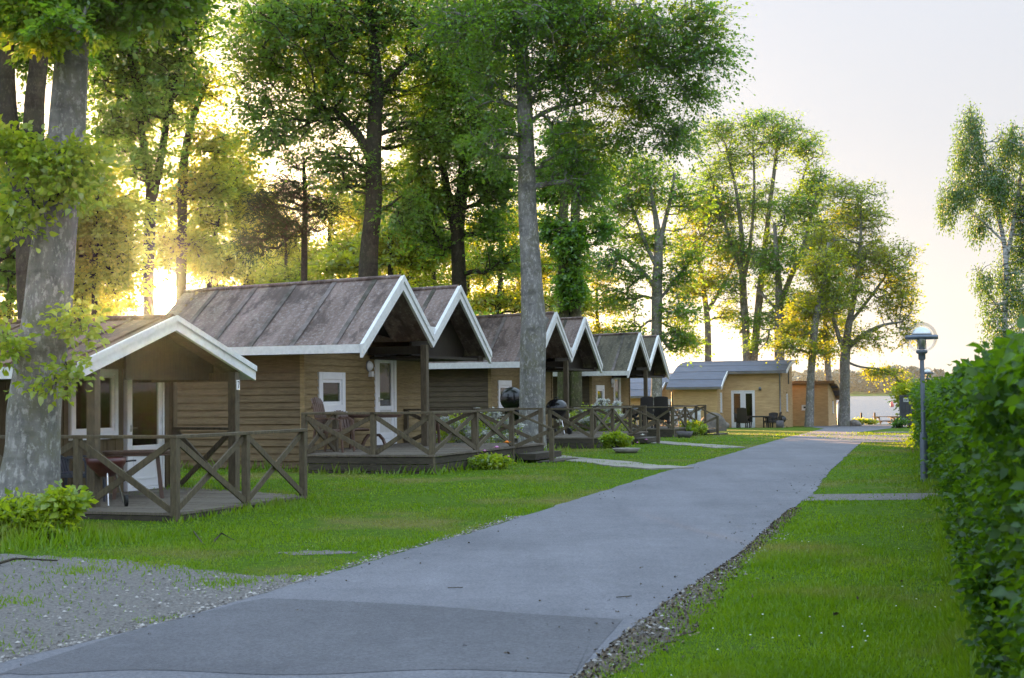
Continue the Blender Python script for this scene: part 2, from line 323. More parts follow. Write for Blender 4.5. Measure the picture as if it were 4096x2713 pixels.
    leaf('farleaf', [(.04, .055, .045), (.06, .08, .06), (.085, .105, .075)], [(.04, .06, .04), (.06, .08, .05)], .1, sc=.03)
    # lake
    m, t, b, o = newmat('lake'); v = coords(t, (1, 1, 1)); b.inputs['Base Color'].default_value = (.05, .07, .09, 1); b.inputs['Roughness'].default_value = .25
    b.inputs['Specular IOR Level'].default_value = .6
    n = noise(t, coords(t, (.5, 2.0, 1)), .9, 5, .65); bump(t, b, n, 1., .22); M['lake'] = m
mats()
# ------------------------------------------------------------------ building helpers
def wbox(mb, wall, s0, s1, n0, n1, z0, z1):
    ax, c, sg = wall; a, b = sorted((c+sg*n0, c+sg*n1))
    return mb.box(s0, s1, a, b, z0, z1) if ax == 'y' else mb.box(a, b, s0, s1, z0, z1)
def boards(mb, wall, z0, z1, fn, h=.15, ops=()):
    ax, c, sg = wall; k = max(1, round((z1-z0)/h)); h = (z1-z0)/k
    for i in range(k):
        za, zb = z0+i*h, z0+(i+1)*h; iv = list(fn(za, zb))
        for s0, s1, oa, ob in ops:
            if ob > za+.03 and oa < zb-.03:
                nw = []
                for a, b in iv:
                    if s1 <= a or s0 >= b: nw.append((a, b)); continue
                    if s0 > a: nw.append((a, s0))
                    if s1 < b: nw.append((s1, b))
                iv = nw
        for a, b in iv:
            if b-a < .02: continue
            j = rnd.uniform(-.003, .003)
            pr = [(c+sg*n, z) for n, z in ((-.02, za), (.034+j, za), (.006+j, zb), (-.02, zb))]
            mb.prism(pr, 'x' if ax == 'y' else 'y', a, b)
    return mb
def vboards(mb, wall, s0, s1, z0, z1, ops=(), w=.11):
    k = round((s1-s0)/w); w = (s1-s0)/k
    for i in range(k):
        a, b = s0+i*w, s0+(i+1)*w; iv = [(z0, z1)]
        for o0, o1, oa, ob in ops:
            if o1 > a+.02 and o0 < b-.02:
                nw = []
                for p, q in iv:
                    if oa > p: nw.append((p, min(q, oa)))
                    if ob < q: nw.append((max(p, ob), q))
                iv = nw
        for p, q in iv:
            wbox(mb, wall, a, b, -.02, (.012 if i % 2 else .026), p, q)
    return mb
def ring(mb, wall, s0, s1, z0, z1, wd, n0, n1):
    wbox(mb, wall, s0, s0+wd, n0, n1, z0, z1); wbox(mb, wall, s1-wd, s1, n0, n1, z0, z1)
    wbox(mb, wall, s0+wd, s1-wd, n0, n1, z1-wd, z1); wbox(mb, wall, s0+wd, s1-wd, n0, n1, z0, z0+wd); return mb
def window(par, wall, s0, s1, z0, z1, wd, sash=.05, mat='pvc', name='window', sill=True):
    f = ring(MB(), wall, s0, s1, z0, z1, wd, -.03, .055).build(name, M[mat], par, bev=.004)
    if sash: ring(MB(), wall, s0+wd, s1-wd, z0+wd, z1-wd, sash, -.03, .03).build('sash', M[mat], f)
    e = wd+sash; mb = MB(); wbox(mb, wall, s0+e, s1-e, -.004, .004, z0+e, z1-e); mb.build('pane', M['pane'], f)
    if sill: mb = MB(); wbox(mb, wall, s0-.02, s1+.02, -.02, .085, z0-.035, z0-.003); mb.build('sill', M[mat], f)
    return f
def glass_door(par, wall, s0, s1, z0, z1, frame, leafb, gl0, gl1, hinge_right=True, handle=True, lower=None):
    d = ring(MB(), wall, s0, s1, z0, z1, frame, -.04, .045)
    a, b, c0, c1 = s0+frame+.006, s1-frame-.006, z0+frame+.006, z1-frame-.006
    wbox(d, wall, a, a+leafb, -.03, .03, c0, c1); wbox(d, wall, b-leafb, b, -.03, .03, c0, c1)
    wbox(d, wall, a+leafb, b-leafb, -.03, .03, gl1, c1); wbox(d, wall, a+leafb, b-leafb, -.03, .03, gl0-.1, gl0)
    if lower is None: wbox(d, wall, a+leafb, b-leafb, -.03, .018, c0, gl0-.1)
    else: wbox(d, wall, a+leafb, b-leafb, -.03, .03, c0, c0+.14)
    o = d.build('door', M['pvc'], par, bev=.004)
    if lower: mb = MB(); wbox(mb, wall, a+leafb, b-leafb, -.03, .012, c0+.14, gl0-.1); mb.build('lower_panel', M[lower], o)
    elif lower is None:
        mb = MB(); ring(mb, wall, a+leafb+.04, b-leafb-.04, c0+.12, gl0-.16, .03, .018, .028); mb.build('lower_panel', M['pvc'], o)
    mb = MB(); wbox(mb, wall, a+leafb, b-leafb, -.004, .004, gl0, gl1); mb.build('pane', M['pane'], o)
    if handle:
        s = a+leafb*.5 if hinge_right else b-leafb*.5; k = 1 if hinge_right else -1
        mb = MB(); sa, sb = sorted((s-.012*k, s+.13*k)); wbox(mb, wall, sa, sb, .06, .078, z0+1.02, z0+1.04); wbox(mb, wall, s-.01, s+.01, .028, .07, z0+1.02, z0+1.04); wbox(mb, wall, s-.02, s+.02, .028, .036, z0+.97, z0+1.08)
        mb.build('handle', M['chrome'], o)
    for hz_ in (.25, 1.1, 1.75):
        s = s1-frame if hinge_right else s0+frame
        mb = MB(); wbox(mb, wall, s-.012, s+.012, .03, .06, z0+hz_, z0+hz_+.1); mb.build('hinge', M['pvc'], o)
    return o
def railing(par, pts, h=.9, drops=None, mids=0, name='railing', top=.045, diag='X', posts=None):
    """pts: (x,y,z) deck points; a post at each, handrail on top, crossed braces between"""
    mb = MB()
    for a, b in zip(pts, pts[1:]):
        a, b = Vector(a), Vector(b); e = (b-a).normalized()*.05
        mb.beam(a+Vector((0, 0, h))-e, b+Vector((0, 0, h))+e, .105, top)
    rl = mb.build(name, M['post'], par, bev=.004)
    for i, p in enumerate(pts):
        if posts is not None and not posts[i]: continue
        dz = (drops[i] if drops else .3); mb = MB().box(p[0]-.048, p[0]+.048, p[1]-.048, p[1]+.048, p[2]-dz, p[2]+h-top/2)
        mb.build('rail_post', M['post'], rl, bev=.005)
    for a, b in zip(pts, pts[1:]):
        a, b = Vector(a), Vector(b); d = (b-a).normalized(); n = Vector((-d.y, d.x, 0)).normalized()
        p0, p1 = a+d*.05+Vector((0, 0, .03)), b-d*.05+Vector((0, 0, h-.07)); q0, q1 = a+d*.05+Vector((0, 0, h-.07)), b-d*.05+Vector((0, 0, .03))
        if 'X' in diag or '/' in diag: MB().beam(p0+n*.018, p1+n*.018, .03, .085).build('cross_brace', M['post'], rl)
        if 'X' in diag or '\\' in diag: MB().beam(q0-n*.018, q1-n*.018, .03, .085).build('cross_brace', M['post'], rl)
    return rl
def plank_floor(poly_fn, x0, x1, w, z0, z1, gap=.008):
    """planks run along y; poly_fn(x) gives (y0,y1)"""
    mb = MB(); k = round((x1-x0)/w); w = (x1-x0)/k
    for i in range(k):
        a, b = x0+i*w+gap/2, x0+(i+1)*w-gap/2; ya, yb = poly_fn((a+b)/2)
        if yb-ya > .05: mb.box(a, b, ya, yb, z0, z1+rnd.uniform(-.003, .003))
    return mb
def lamp_bulkhead(par, wall, s, z):
    ax, c, sg = wall; mb = MB(); prof = [(.001, .10), (.06, .095), (.10, .06), (.115, .02), (.12, 0)]
    mb.lathe(prof, n=18); mb.v = [((s+x, c+sg*(zz+.03), z+y) if ax == 'y' else (c+sg*(zz+.03), s+x, z+y)) for x, y, zz in mb.v]
    o = mb.build('wall_lamp', M['pvc'], par); b = MB(); wbox(b, wall, s+.03, s+.14, .02, .1, z-.24, z-.12); b.build('sensor', M['pvc'], o)
    b = MB(); b.lathe([(.125, 0), (.13, .015), (.11, .03)], n=18); b.v = [((s+x, c+sg*(zz+.028), z+y) if ax == 'y' else (c+sg*(zz+.028), s+x, z+y)) for x, y, zz in b.v]; b.build('lamp_ring', M['gutter'], o)
    return o

# ------------------------------------------------------------------ twin gabled cabins (local frame: x along the facade away from the camera, y into the cabin, z=0 deck)
def make_twin_cabin():
    root = empty('cabin', (0, 0, 0)); sl = .736; a, b = 1.63, 3.66; zp = 3.6; L = 5.25
    def zt(x): return zp-sl*abs(abs(x)-a)
    FY = 1.57; wallF = ('y', FY, -1); WX = 3.1
    ops = [(-2.48, -1.24, .78, 1.62), (.33, 1.5, 0, 2.12)]
    zc = 2.06
    def full(za, zb): return [(-WX, WX)]
    def tri(za, zb):
        r = (zt(a)-.12-(za+zb)/2)/sl-.02; out = []
        if r > 0:
            lo = max(-WX, -a-r); out.append((lo, min(-a+r, 0))); out.append((max(a-r, 0), min(WX, a+r)))
        return out
    mb = boards(MB(), wallF, -.03, zc, full, ops=ops); boards(mb, wallF, zc, 3.45, tri, ops=ops)
    mb.build('front_wall', M['clap'], root)
    o2 = []
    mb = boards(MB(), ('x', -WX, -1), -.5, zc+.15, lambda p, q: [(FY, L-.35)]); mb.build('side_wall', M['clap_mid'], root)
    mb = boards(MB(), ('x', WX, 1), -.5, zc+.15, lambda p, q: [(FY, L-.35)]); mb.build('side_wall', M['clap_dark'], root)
    mb = boards(MB(), ('y', L-.35, 1), -.5, zc, full); boards(mb, ('y', L-.35, 1), zc, 3.45, tri); mb.build('back_wall', M['clap'], root)
    # corner boards and a dark floor inside
    for x in (-WX, WX): MB().box(x-.05, x+.05, FY-.05, FY+.05, -.5, zc+.1).build('corner_board', M['clap'], root)
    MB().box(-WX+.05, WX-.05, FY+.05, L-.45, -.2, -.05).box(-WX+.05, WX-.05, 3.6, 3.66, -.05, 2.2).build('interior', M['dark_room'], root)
    # roof: four slopes
    mb = MB()
    for x0, x1 in ((-b, -a), (-a, 0), (0, a), (a, b)):
        mb.prism([(x0, zt(x0)), (x1, zt(x1)), (x1, zt(x1)-.09), (x0, zt(x0)-.09)], 'y', .03, L)
    rf = mb.build('roof', M['felt'], root)
    for x0, x1 in ((-b, -a), (0, a)):
        s = MB()
        for k in range(5):
            y = .6+k*.95
            s.beam((x0, y, zt(x0)+.012), (x1, y, zt(x1)+.006), .10, .022, (0, 0, 1))
        s.build('felt_seam', M['seam'], rf)
    MB().tube([(-a, .03, zp+.01), (-a, L, zp+.01)], .05, 8).tube([(a, .03, zp+.01), (a, L, zp+.01)], .05, 8).build('ridge_cap', M['felt'], rf)
    for o_ in kids(rf)+kids(root):     # the ridges sag slightly towards the back
        if o_.name.split('.')[0] in ('roof', 'felt_seam', 'ridge_cap'):
            for v_ in o_.data.vertices: v_.co.z -= .027*v_.co.y*max(0, 1-abs(abs(v_.co.x)-a)/(b-a))
    # dark underside lining of the porch and closed ceiling of the right gable
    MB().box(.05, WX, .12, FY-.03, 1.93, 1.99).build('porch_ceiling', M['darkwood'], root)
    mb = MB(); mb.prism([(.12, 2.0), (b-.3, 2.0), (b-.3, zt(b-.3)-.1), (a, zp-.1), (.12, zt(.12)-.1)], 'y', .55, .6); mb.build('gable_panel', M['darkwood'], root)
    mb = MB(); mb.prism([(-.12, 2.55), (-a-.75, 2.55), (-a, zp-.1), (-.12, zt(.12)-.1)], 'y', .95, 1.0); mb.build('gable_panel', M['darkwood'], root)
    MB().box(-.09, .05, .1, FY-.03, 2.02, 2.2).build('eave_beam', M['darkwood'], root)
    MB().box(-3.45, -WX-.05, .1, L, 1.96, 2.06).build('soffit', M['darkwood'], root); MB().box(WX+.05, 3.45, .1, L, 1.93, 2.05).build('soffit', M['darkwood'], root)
    # white barge boards, two layers
    for x0, x1 in ((-b, -a), (0, -a), (0, a), (b, a)):
        xa, xb = x0, x1
        f = .0015 if xa < xb else .0
        mb = MB(); mb.prism([(xa, zt(xa)+.03), (xb, zt(xb)+.03), (xb, zt(xb)-.27), (xa, zt(xa)-.24)], 'y', -.03-f, .03)
        o = mb.build('bargeboard', M['whitewood'], root)
        e = -.0385-f; mb = MB(); mb.prism([(xa, zt(xa)+.045), (xb, zt(xb)+.045), (xb, zt(xb)-.09), (xa, zt(xa)-.09)], 'y', e-.018, e+.006); mb.build('trim_strip', M['whitewood'], o)
    MB().box(-.16, .16, -.005, .02, 2.3, 2.62).build('valley_board', M['whitewood'], root)
    for x, sg in ((-b, -1), (b, 1)):
        xx = sorted((x, x+sg*.03)); MB().box(xx[0], xx[1], .03, L, 1.96, 2.13).build('fascia', M['whitewood'], root)
    # post under the valley, deck
    MB().box(-.23, -.09, .05, .19, .0, 2.22).build('porch_post', M['post'], root, bev=.006)
    def dy(x):
        return (-1.92, .85) if x < -3.12 else (-1.92, FY-.03)
    dk = plank_floor(dy, -4.62, 2.05, .14, -.04, 0).build('deck', M['deck'], root)
    for x0, x1, y0, y1 in ((-4.6, 2.03, -1.89, -1.86), (-4.6, -4.57, -1.855, .83), (2.0, 2.03, -1.855, FY-.05)):
        mb = MB(); z = -.045
        while z > -.6: mb.box(x0, x1, y0, y1, z-.13, z-.008); z -= .135
        mb.build('deck_skirt', M['skirt'], dk)
    railing(root, [(-3.2, .80, 0), (-4.55, .80, 0)], .78)
    railing(root, [(-4.55, .80, 0), (-4.55, -.66, 0), (-4.55, -1.86, 0)], .78, [.3, .3, .55], name='railing', posts=[0, 1, 1])
    railing(root, [(-4.55, -1.86, 0), (-2.25, -1.86, 0), (-.08, -1.86, 0)], .78, [.3, .4, .4], posts=[0, 1, 1])
    railing(root, [(1.98, 1.50, 0), (1.98, -.2, 0), (1.98, -1.84, 0)], .78, [.3, .3, .3])
    railing(root, [(-.08, -1.86, -.03), (.35, -2.62, -.42)], .78, [.1, .2], posts=[0, 1], diag='/')
    MB().box(.05, 1.9, -2.35, -1.93, -.30, -.17).box(.05, 1.9, -2.75, -2.36, -.5, -.33).build('step', M['skirt'], root)
    window(root, wallF, -2.48, -1.24, .78, 1.62, .15, .07)
    glass_door(root, wallF, .33, 1.5, 0, 2.12, .13, .13, .88, 1.86, lower='curtain')
    lamp_bulkhead(root, wallF, -.02, 1.78)
    MB().box(-.12, -.095, .03, .05, .5, .6).build('number_plate', M['pvc'], root)
    return root
TH = .339
twin = make_twin_cabin()
tag(twin, 'brown twin-gabled cabin nearest the low cabin, with a chair and table on its deck', 'cabin', 'twin-gabled cabins beside the road')
twin.location = (-1.755, 33.0, EYE-1.09); twin.rotation_euler = (0, 0, math.pi/2-TH)
cabB = copy_tree(twin); cabB.location = (1.806, 46.09, EYE-1.09-.08); cabB.rotation_euler = (0, 0, math.pi/2-.315)
cabB['label'] = 'middle brown twin-gabled cabin, partly hidden by the tall grey beech trunk'
cabC = copy_tree(twin); cabC.location = (5.413, 59.3, EYE-1.09-.17); cabC.rotation_euler = (0, 0, math.pi/2-.31)
cabC['label'] = 'farthest brown twin-gabled cabin, with two black chairs on its deck'
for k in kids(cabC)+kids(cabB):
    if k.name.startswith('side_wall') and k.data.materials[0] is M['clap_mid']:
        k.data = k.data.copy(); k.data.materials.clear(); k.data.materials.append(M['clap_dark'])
    if k.name.startswith('roof'):
        k.data = k.data.copy(); k.data.materials.clear(); k.data.materials.append(M['felt'] if k.parent is cabB else M['felt_moss'])
def tf(o, x, y, z=0):
    o_ = o; c, s = math.cos(o_.rotation_euler[2]), math.sin(o_.rotation_euler[2]); l = o_.location
    return Vector((l[0]+c*x-s*y, l[1]+s*x+c*y, l[2]+z))

# ------------------------------------------------------------------ low cabin with the single gabled porch
def make_low_cabin():
    root = empty('cabin', (-7, 24, EYE-1.5), math.pi/2-.36, 'low brown cabin behind the near beech, single gabled porch and white glass door', 'cabin')
    cx, hw, zp, sl = -.35, 2.36, 2.74, .315; y0, L = -2.1, 8.0; FY = -.45
    def zt(x): return zp-sl*abs(x-cx)
    wall = ('y', FY, -1); X0, X1 = -2.45, 2.08
    ops = [(-.75, .46, .91, 1.99), (.72, 1.78, 0, 2.0)]
    mb = vboards(MB(), wall, X0, X1, -.15, 2.0, ops)
    k = 24; w = (X1-X0)/k
    for i in range(k):
        xm = X0+(i+.5)*w; mb.box(X0+i*w, X0+(i+1)*w, FY-(.012 if i % 2 else .026), FY+.02, 2.0, zt(xm)-.1)
    mb.build('front_wall', M['vboard'], root)
    for x, sg in ((X0, -1), (X1, 1)): vboards(MB(), ('x', x, sg), FY+.02, L-.3, -.3, 1.95).build('side_wall', M['vboard'], root)
    vboards(MB(), ('y', L-.3, 1), X0, X1, -.3, 2.3).build('back_wall', M['vboard'], root)
    MB().box(X1-.06, X1+.06, FY-.06, FY+.06, -.3, 2.0).build('corner_board', M['vboard'], root)
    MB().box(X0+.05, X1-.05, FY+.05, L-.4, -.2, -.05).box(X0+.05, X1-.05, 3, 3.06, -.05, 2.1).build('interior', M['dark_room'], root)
    mb = MB()
    for x0, x1 in ((cx-hw, cx), (cx, cx+hw)): mb.prism([(x0, zt(x0)), (x1, zt(x1)), (x1, zt(x1)-.07), (x0, zt(x0)-.07)], 'y', y0+.03, L)
    rf = mb.build('roof', M['felt_rust'], root)
    for x0, x1 in ((cx-hw, cx), (cx, cx+hw)):
        s = MB()
        for k in range(20):
            y = y0+.25+k*.5; s.beam((x0, y, zt(x0)+.012), (x1, y, zt(x1)+.012), .06, .03)
        s.build('felt_seam', M['felt_rust'], rf)
    MB().tube([(cx, y0+.03, zp+.01), (cx, L, zp+.01)], .055, 8).build('ridge_cap', M['felt_rust'], rf)
    for x0, s_ in ((cx-hw, 0), (cx+hw, .0015)):
        mb = MB(); mb.prism([(x0, zt(x0)+.025), (cx, zt(cx)+.025), (cx, zt(cx)-.19), (x0, zt(x0)-.2)], 'y', y0-.03-s_, y0+.03); o = mb.build('bargeboard', M['whitewood'], root)
        e = y0-.0385-s_; mb = MB(); mb.prism([(x0, zt(x0)+.04), (cx, zt(cx)+.04), (cx, zt(cx)-.05), (x0, zt(x0)-.05)], 'y', e-.018, e+.006); mb.build('trim_strip', M['whitewood'], o)
    for x, sg in ((cx-hw, -1), (cx+hw, 1)):
        xx = sorted((x, x+sg*.03)); MB().box(xx[0], xx[1], y0+.03, L, zt(cx+hw)-.19, zt(cx+hw)-.02).build('fascia', M['whitewood'], root)
    MB().box(1.42, 1.56, -1.98, FY-.03, 1.78, 1.92).build('eave_beam', M['vboard'], root); MB().box(-2.34, -2.2, -1.98, FY-.03, 1.78, 1.92).build('eave_beam', M['vboard'], root)
    mb = MB(); mb.prism([(1.55, 1.80), (-.9, 1.80), (-.9, zt(-.9)-.09), (cx, zt(cx)-.09), (1.55, zt(1.55)-.09)], 'y', -1.6, -1.56)
    mb.build('gable_panel', M['darkwood'], root)
    for x, y in ((-2.27, -2.02), (1.49, -2.02)): MB().box(x-.07, x+.07, y-.07, y+.07, -.2, 1.93).build('porch_post', M['post'], root, bev=.006)
    np_ = MB().box(1.45, 1.54, -2.105, -2.088, 1.64, 1.80).build('number_plate', M['pvc'], root)
    MB().box(1.47, 1.52, -2.111, -2.106, 1.765, 1.782).beam((1.513, -2.1095, 1.766), (1.487, -2.1095, 1.665), .012, .004).build('number', M['blackmat'], np_)
    def dy(x):
        return (-3.88, (-.48 if x < .5+.0 else -.48) if x < .52 else -3.88+(x-.52)*0)
    def dfn(x):
        if x < .5: return (-3.88, -.48)
        # right edge runs from (.52,-3.88) back to (2.05,-.5)
        yb = -3.88+(x-.5)/1.55*3.38; return (yb, -.48)
    dk = plank_floor(dfn, -3.05, 2.05, .125, -.035, 0).build('deck', M['deck'], root)
    mb = MB()
    for a, b in (((-3.03, -3.86), (.5, -3.86)), ((-3.03, -3.86), (-3.03, -.5)), ((.5, -3.86), (2.03, -.52))):
        mb.beam((a[0], a[1], -.11), (b[0], b[1], -.11), .04, .13); 
    mb.build('deck_skirt', M['skirt'], dk)
    h = 1.0
    railing(root, [(-3.0, -3.84, 0), (-1.2, -3.84, 0), (.5, -3.84, 0)], h, [.3, .14, .14], posts=[0, 1, 1])
    railing(root, [(-3.0, -3.84, 0), (-3.0, -2.3, 0)], h, [.35, .3])
    railing(root, [(-3.0, -2.3, 0), (-3.0, -.55, 0)], h, [.3, .2], posts=[0, 1])
    railing(root, [(1.95, -.62, 0), (1.5, -1.95, 0)], h, [.1, .1], posts=[1, 0])
    window(root, wall, -.75, .46, .91, 1.99, .09, .05)
    glass_door(root, wall, .72, 1.78, 0, 2.0, .05, .10, .74, 1.85)
    # curtain just behind the door glass
    mb = MB(); n = 14; pts = []
    for i in range(n+1): pts.append((.87+.19*i/n, FY+.10+.02*math.sin(i*2.1)))
    vs = [(x, y, z) for z in (.72, 1.25, 1.6) for x, y in pts]; vs = [(x if z > .8 or True else x, y, z) for x, y, z in vs]
    mb.add(vs, [(i+(n+1)*j, i+1+(n+1)*j, i+1+(n+1)*(j+1), i+(n+1)*(j+1)) for i in range(n) for j in range(2)], True)
    mb.box(.87, 1.52, FY+.12, FY+.16, 1.66, 1.74); mb.build('curtain', M['curtain'], root)
    return root
cab1 = make_low_cabin()

# ------------------------------------------------------------------ honey coloured chalets with curved felt roofs
def prof_z(P, y): return float(np.interp(y, [p[0] for p in P], [p[1] for p in P]))
def curved_roof(x0, x1, P, th=.1):
    mb = MB()
    for (ya, za), (yb, zb) in zip(P, P[1:]):
        mb.prism([(ya, za), (yb, zb), (yb, zb-th), (ya, za-th)], 'x', x0, x1)
    return mb
def hboards_x(mb, c, sg, y0, y1, P, z0=0, h=.145, ops=()):
    """gable-end wall at x=c between y0..y1 under profile P"""
    def fn(za, zb):
        ys = np.linspace(y0, y1, 60); ok = [y for y in ys if prof_z(P, y)-.1 > zb]
        return [(min(ok), max(ok))] if len(ok) > 1 else []
    return boards(mb, ('x', c, sg), z0, max(p[1] for p in P), fn, h, ops)
def make_chalet():
    root = empty('chalet', (9.1, 85, -.36), -TH, 'honey timber chalet with double glass doors and curved grey roof', 'chalet', 'honey timber chalets at the lake end')
    P = [(-.22, 2.38), (.5, 2.80), (1.55, 3.25), (2.6, 3.6), (3.8, 3.82), (4.9, 3.9), (5.8, 3.88)]
    full = lambda a, b: (lambda p, q: [(a, b)])
    boards(MB(), ('y', 0, -1), 0, 2.35, full(0, 2.5), .145).build('wing_wall', M['honey'], root)
    mb = hboards_x(MB(), 2.5, 1, 0, 1.8, P, ops=[(.75, 1.15, .95, 2.05)]); mb.build('wing_side_wall', M['honey'], root)
    boards(MB(), ('y', 1.8, -1), 0, 3.3, full(2.5, 5.83), .145, [(2.95, 4.3, .04, 2.15)]).build('front_wall', M['honey'], root)
    hboards_x(MB(), 5.83, 1, 1.8, 5.5, P, ops=[(3.2, 3.6, .95, 1.95)]).build('end_wall', M['honey'], root)
    hboards_x(MB(), 0, -1, 0, 5.5, P).build('end_wall', M['honey'], root)
    boards(MB(), ('y', 5.5, 1), 0, 3.8, full(0, 5.83), .145).build('back_wall', M['honey'], root)
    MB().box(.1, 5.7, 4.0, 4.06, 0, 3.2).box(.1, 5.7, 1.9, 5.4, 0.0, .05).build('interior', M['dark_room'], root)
    mb = curved_roof(-.35, 2.78, P[:3]); 
    for s in curved_roof(-.35, 6.15, P[2:]).f: pass
    m2 = curved_roof(-.35, 6.15, P[2:]); mb.add(m2.v, m2.f)
    rf = mb.build('roof', M['membrane'], root)
    for (xa, PP) in ((2.78, P[:3]), (6.15, P[2:])):
        m3 = MB()
        for (ya, za), (yb, zb) in zip(PP, PP[1:]): m3.prism([(ya, za+.02), (yb, zb+.02), (yb, zb-.16), (ya, za-.16)], 'x', xa, xa+.05)
        m3.build('verge_board', M['pvc'], rf)
    s = MB()
    for (ya, za), (yb, zb) in zip(P[1:], P[2:]):
        for x1 in (0,): s.box(-.34, 6.1 if ya > 1.5 else 2.75, ya-.02, ya+.02, za, za+.012)
    s.build('felt_seam', M['gutter'], rf)
    MB().box(-.35, 2.78, -.34, -.225, 2.24, 2.36).build('gutter', M['gutter'], root); MB().box(2.84, 6.15, 1.42, 1.545, 3.1, 3.22).build('gutter', M['gutter'], root)
    MB().tube([(5.75, 1.48, 3.1), (5.75, 1.7, 2.95), (5.75, 1.72, .1), (5.75, 1.55, .03)], .04, 8).build('downpipe', M['gutter'], root)
    MB().tube([(-.05, -.28, 2.2), (-.05, -.08, 2.1), (-.05, -.08, .1)], .04, 8).build('downpipe', M['gutter'], root)
    window(root, ('x', 2.5, 1), .75, 1.15, .95, 2.05, .07, .03)
    window(root, ('x', 5.83, 1), 3.2, 3.6, .95, 1.95, .07, .03)
    mb = MB(); wbox(mb, ('x', 5.83, 1), 3.9, 4.2, .03, .05, 2.5, 3.3); mb.build('gable_vent', M['dark_room'], root)
    glass_door(root, ('y', 1.8, -1), 2.95, 3.62, .04, 2.15, .05, .09, .35, 1.98, hinge_right=False)
    glass_door(root, ('y', 1.8, -1), 3.63, 4.3, .04, 2.15, .05, .09, .35, 1.98, handle=False)
    MB().lathe([(.001, 0), (.07, .0), (.08, .12), (.05, .2), (.001, .2)], (4.62, 1.68, 2.15), 12).build('wall_lamp', M['gutter'], root)
    MB().box(2.5, 6.2, -.1, 1.76, -.12, .02).build('terrace_slab', M['slab'], root)
    return root
ch1 = make_chalet()
ch2 = copy_tree(ch1); ch2.location = (6.95, 99, -.85); ch2['label'] = 'honey timber chalet showing only its roof and corner behind the farthest brown cabin'
def make_low_chalet():
    root = empty('chalet', (16.7, 90, -.40), -TH, 'shaded low timber chalet with a tiny square window, right of the double-door chalet', 'chalet', 'honey timber chalets at the lake end')
    P = [(-.2, 2.70), (.8, 2.66), (1.8, 2.46), (2.8, 2.12), (4.1, 1.62)]
    full = lambda a, b: (lambda p, q: [(a, b)])
    boards(MB(), ('y', 0, -1), 0, 2.62, full(-4, 2.16), .145, [(.62, 1.25, 1.0, 1.3)]).build('front_wall', M['honey'], root)
    hboards_x(MB(), 2.16, 1, 0, 3.8, P, ops=[(1.9, 2.2, .8, 1.5)]).build('end_wall', M['honey'], root)
    hboards_x(MB(), -4, -1, 0, 3.8, P).build('end_wall', M['honey'], root); boards(MB(), ('y', 3.8, 1), 0, 1.65, full(-4, 2.16)).build('back_wall', M['honey'], root)
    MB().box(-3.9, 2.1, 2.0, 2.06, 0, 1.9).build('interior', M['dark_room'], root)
    rf = curved_roof(-4.3, 2.55, P, .07).build('roof', M['membrane'], root)
    m3 = MB()
    for (ya, za), (yb, zb) in zip(P, P[1:]): m3.prism([(ya, za+.02), (yb, zb+.02), (yb, zb-.13), (ya, za-.13)], 'x', 2.55, 2.6)
    m3.build('verge_board', M['honey'], rf)
    MB().box(-4.3, 2.6, -.24, -.205, 2.56, 2.73).build('fascia', M['purlin'], root)
    for y in (.7, 2.0, 3.3): MB().box(2.2, 2.54, y-.05, y+.05, prof_z(P, y)-.25, prof_z(P, y)-.11).build('purlin', M['purlin'], root)
    MB().tube([(2.35, 4.0, 1.5), (2.25, 3.85, 1.3), (2.25, 3.85, .05)], .035, 8).build('downpipe', M['gutter'], root)
    window(root, ('y', 0, -1), .62, 1.25, 1.0, 1.3, .07, .03); window(root, ('x', 2.16, 1), 1.9, 2.2, .8, 1.5, .06, .02)
    return root
ch3 = make_low_chalet()
# ------------------------------------------------------------------ ground, road, paths, lake, far shore
def ground():
    ys = [-60, -20]+list(range(-10, 141))+[200]; xs = [-700, -300, -120, -60, -30, -15, 0, 15, 30, 60, 120, 300, 700]
    V = [(x, y, g(y)) for y in ys for x in xs]; n = len(xs)
    Fc = [(j*n+i, j*n+i+1, (j+1)*n+i+1, (j+1)*n+i) for j in range(len(ys)-1) for i in range(n-1)]
    me = bpy.data.meshes.new('ground'); me.from_pydata(V, [], Fc); tag(link('ground', me, M['lawn']), kind='structure')
ground()
def strip(name, L, Rr, mat, dz, jit=.03, step=.25, ymin=None, ymax=None, kind='structure', seed=3):
    """sheet between a left and a right edge given as (x,y) lists sorted by y, following the terrain"""
    r = random.Random(seed); y0 = max(L[0][1], Rr[0][1]) if ymin is None else ymin; y1 = min(L[-1][1], Rr[-1][1]) if ymax is None else ymax
    ys = sorted(set([y0, y1]+[round(k*step, 3) for k in range(math.ceil(y0/step), math.floor(y1/step)+1)]))
    V = []; K = 5
    for y in ys:
        a = np.interp(y, [p[1] for p in L], [p[0] for p in L])+r.uniform(-jit, jit); b = np.interp(y, [p[1] for p in Rr], [p[0] for p in Rr])+r.uniform(-jit, jit)
        V += [(a+(b-a)*k/(K-1), y, g(y)+dz) for k in range(K)]
    Fc = [(j*K+i, j*K+i+1, (j+1)*K+i+1, (j+1)*K+i) for j in range(len(ys)-1) for i in range(K-1)]
    me = bpy.data.meshes.new(name); me.from_pydata(V, [], Fc); return tag(link(name, me, M[mat]), kind=kind)
def XY(pts): return [(float(p[0]), float(p[1])) for p in pts]
LE = XY([gq(x, y) for x, y in ((0, 1535), (420, 1430), (700, 1345), (1000, 1256), (1300, 1165), (1540, 1090), (1700, 1046), (1850, 1004), (1905, 991))])
RE = XY([gq(x, y) for x, y in ((1330, 1568), (1450, 1460), (1560, 1380), (1700, 1290), (1790, 1205), (1880, 1140), (1950, 1060), (1992, 1022))])
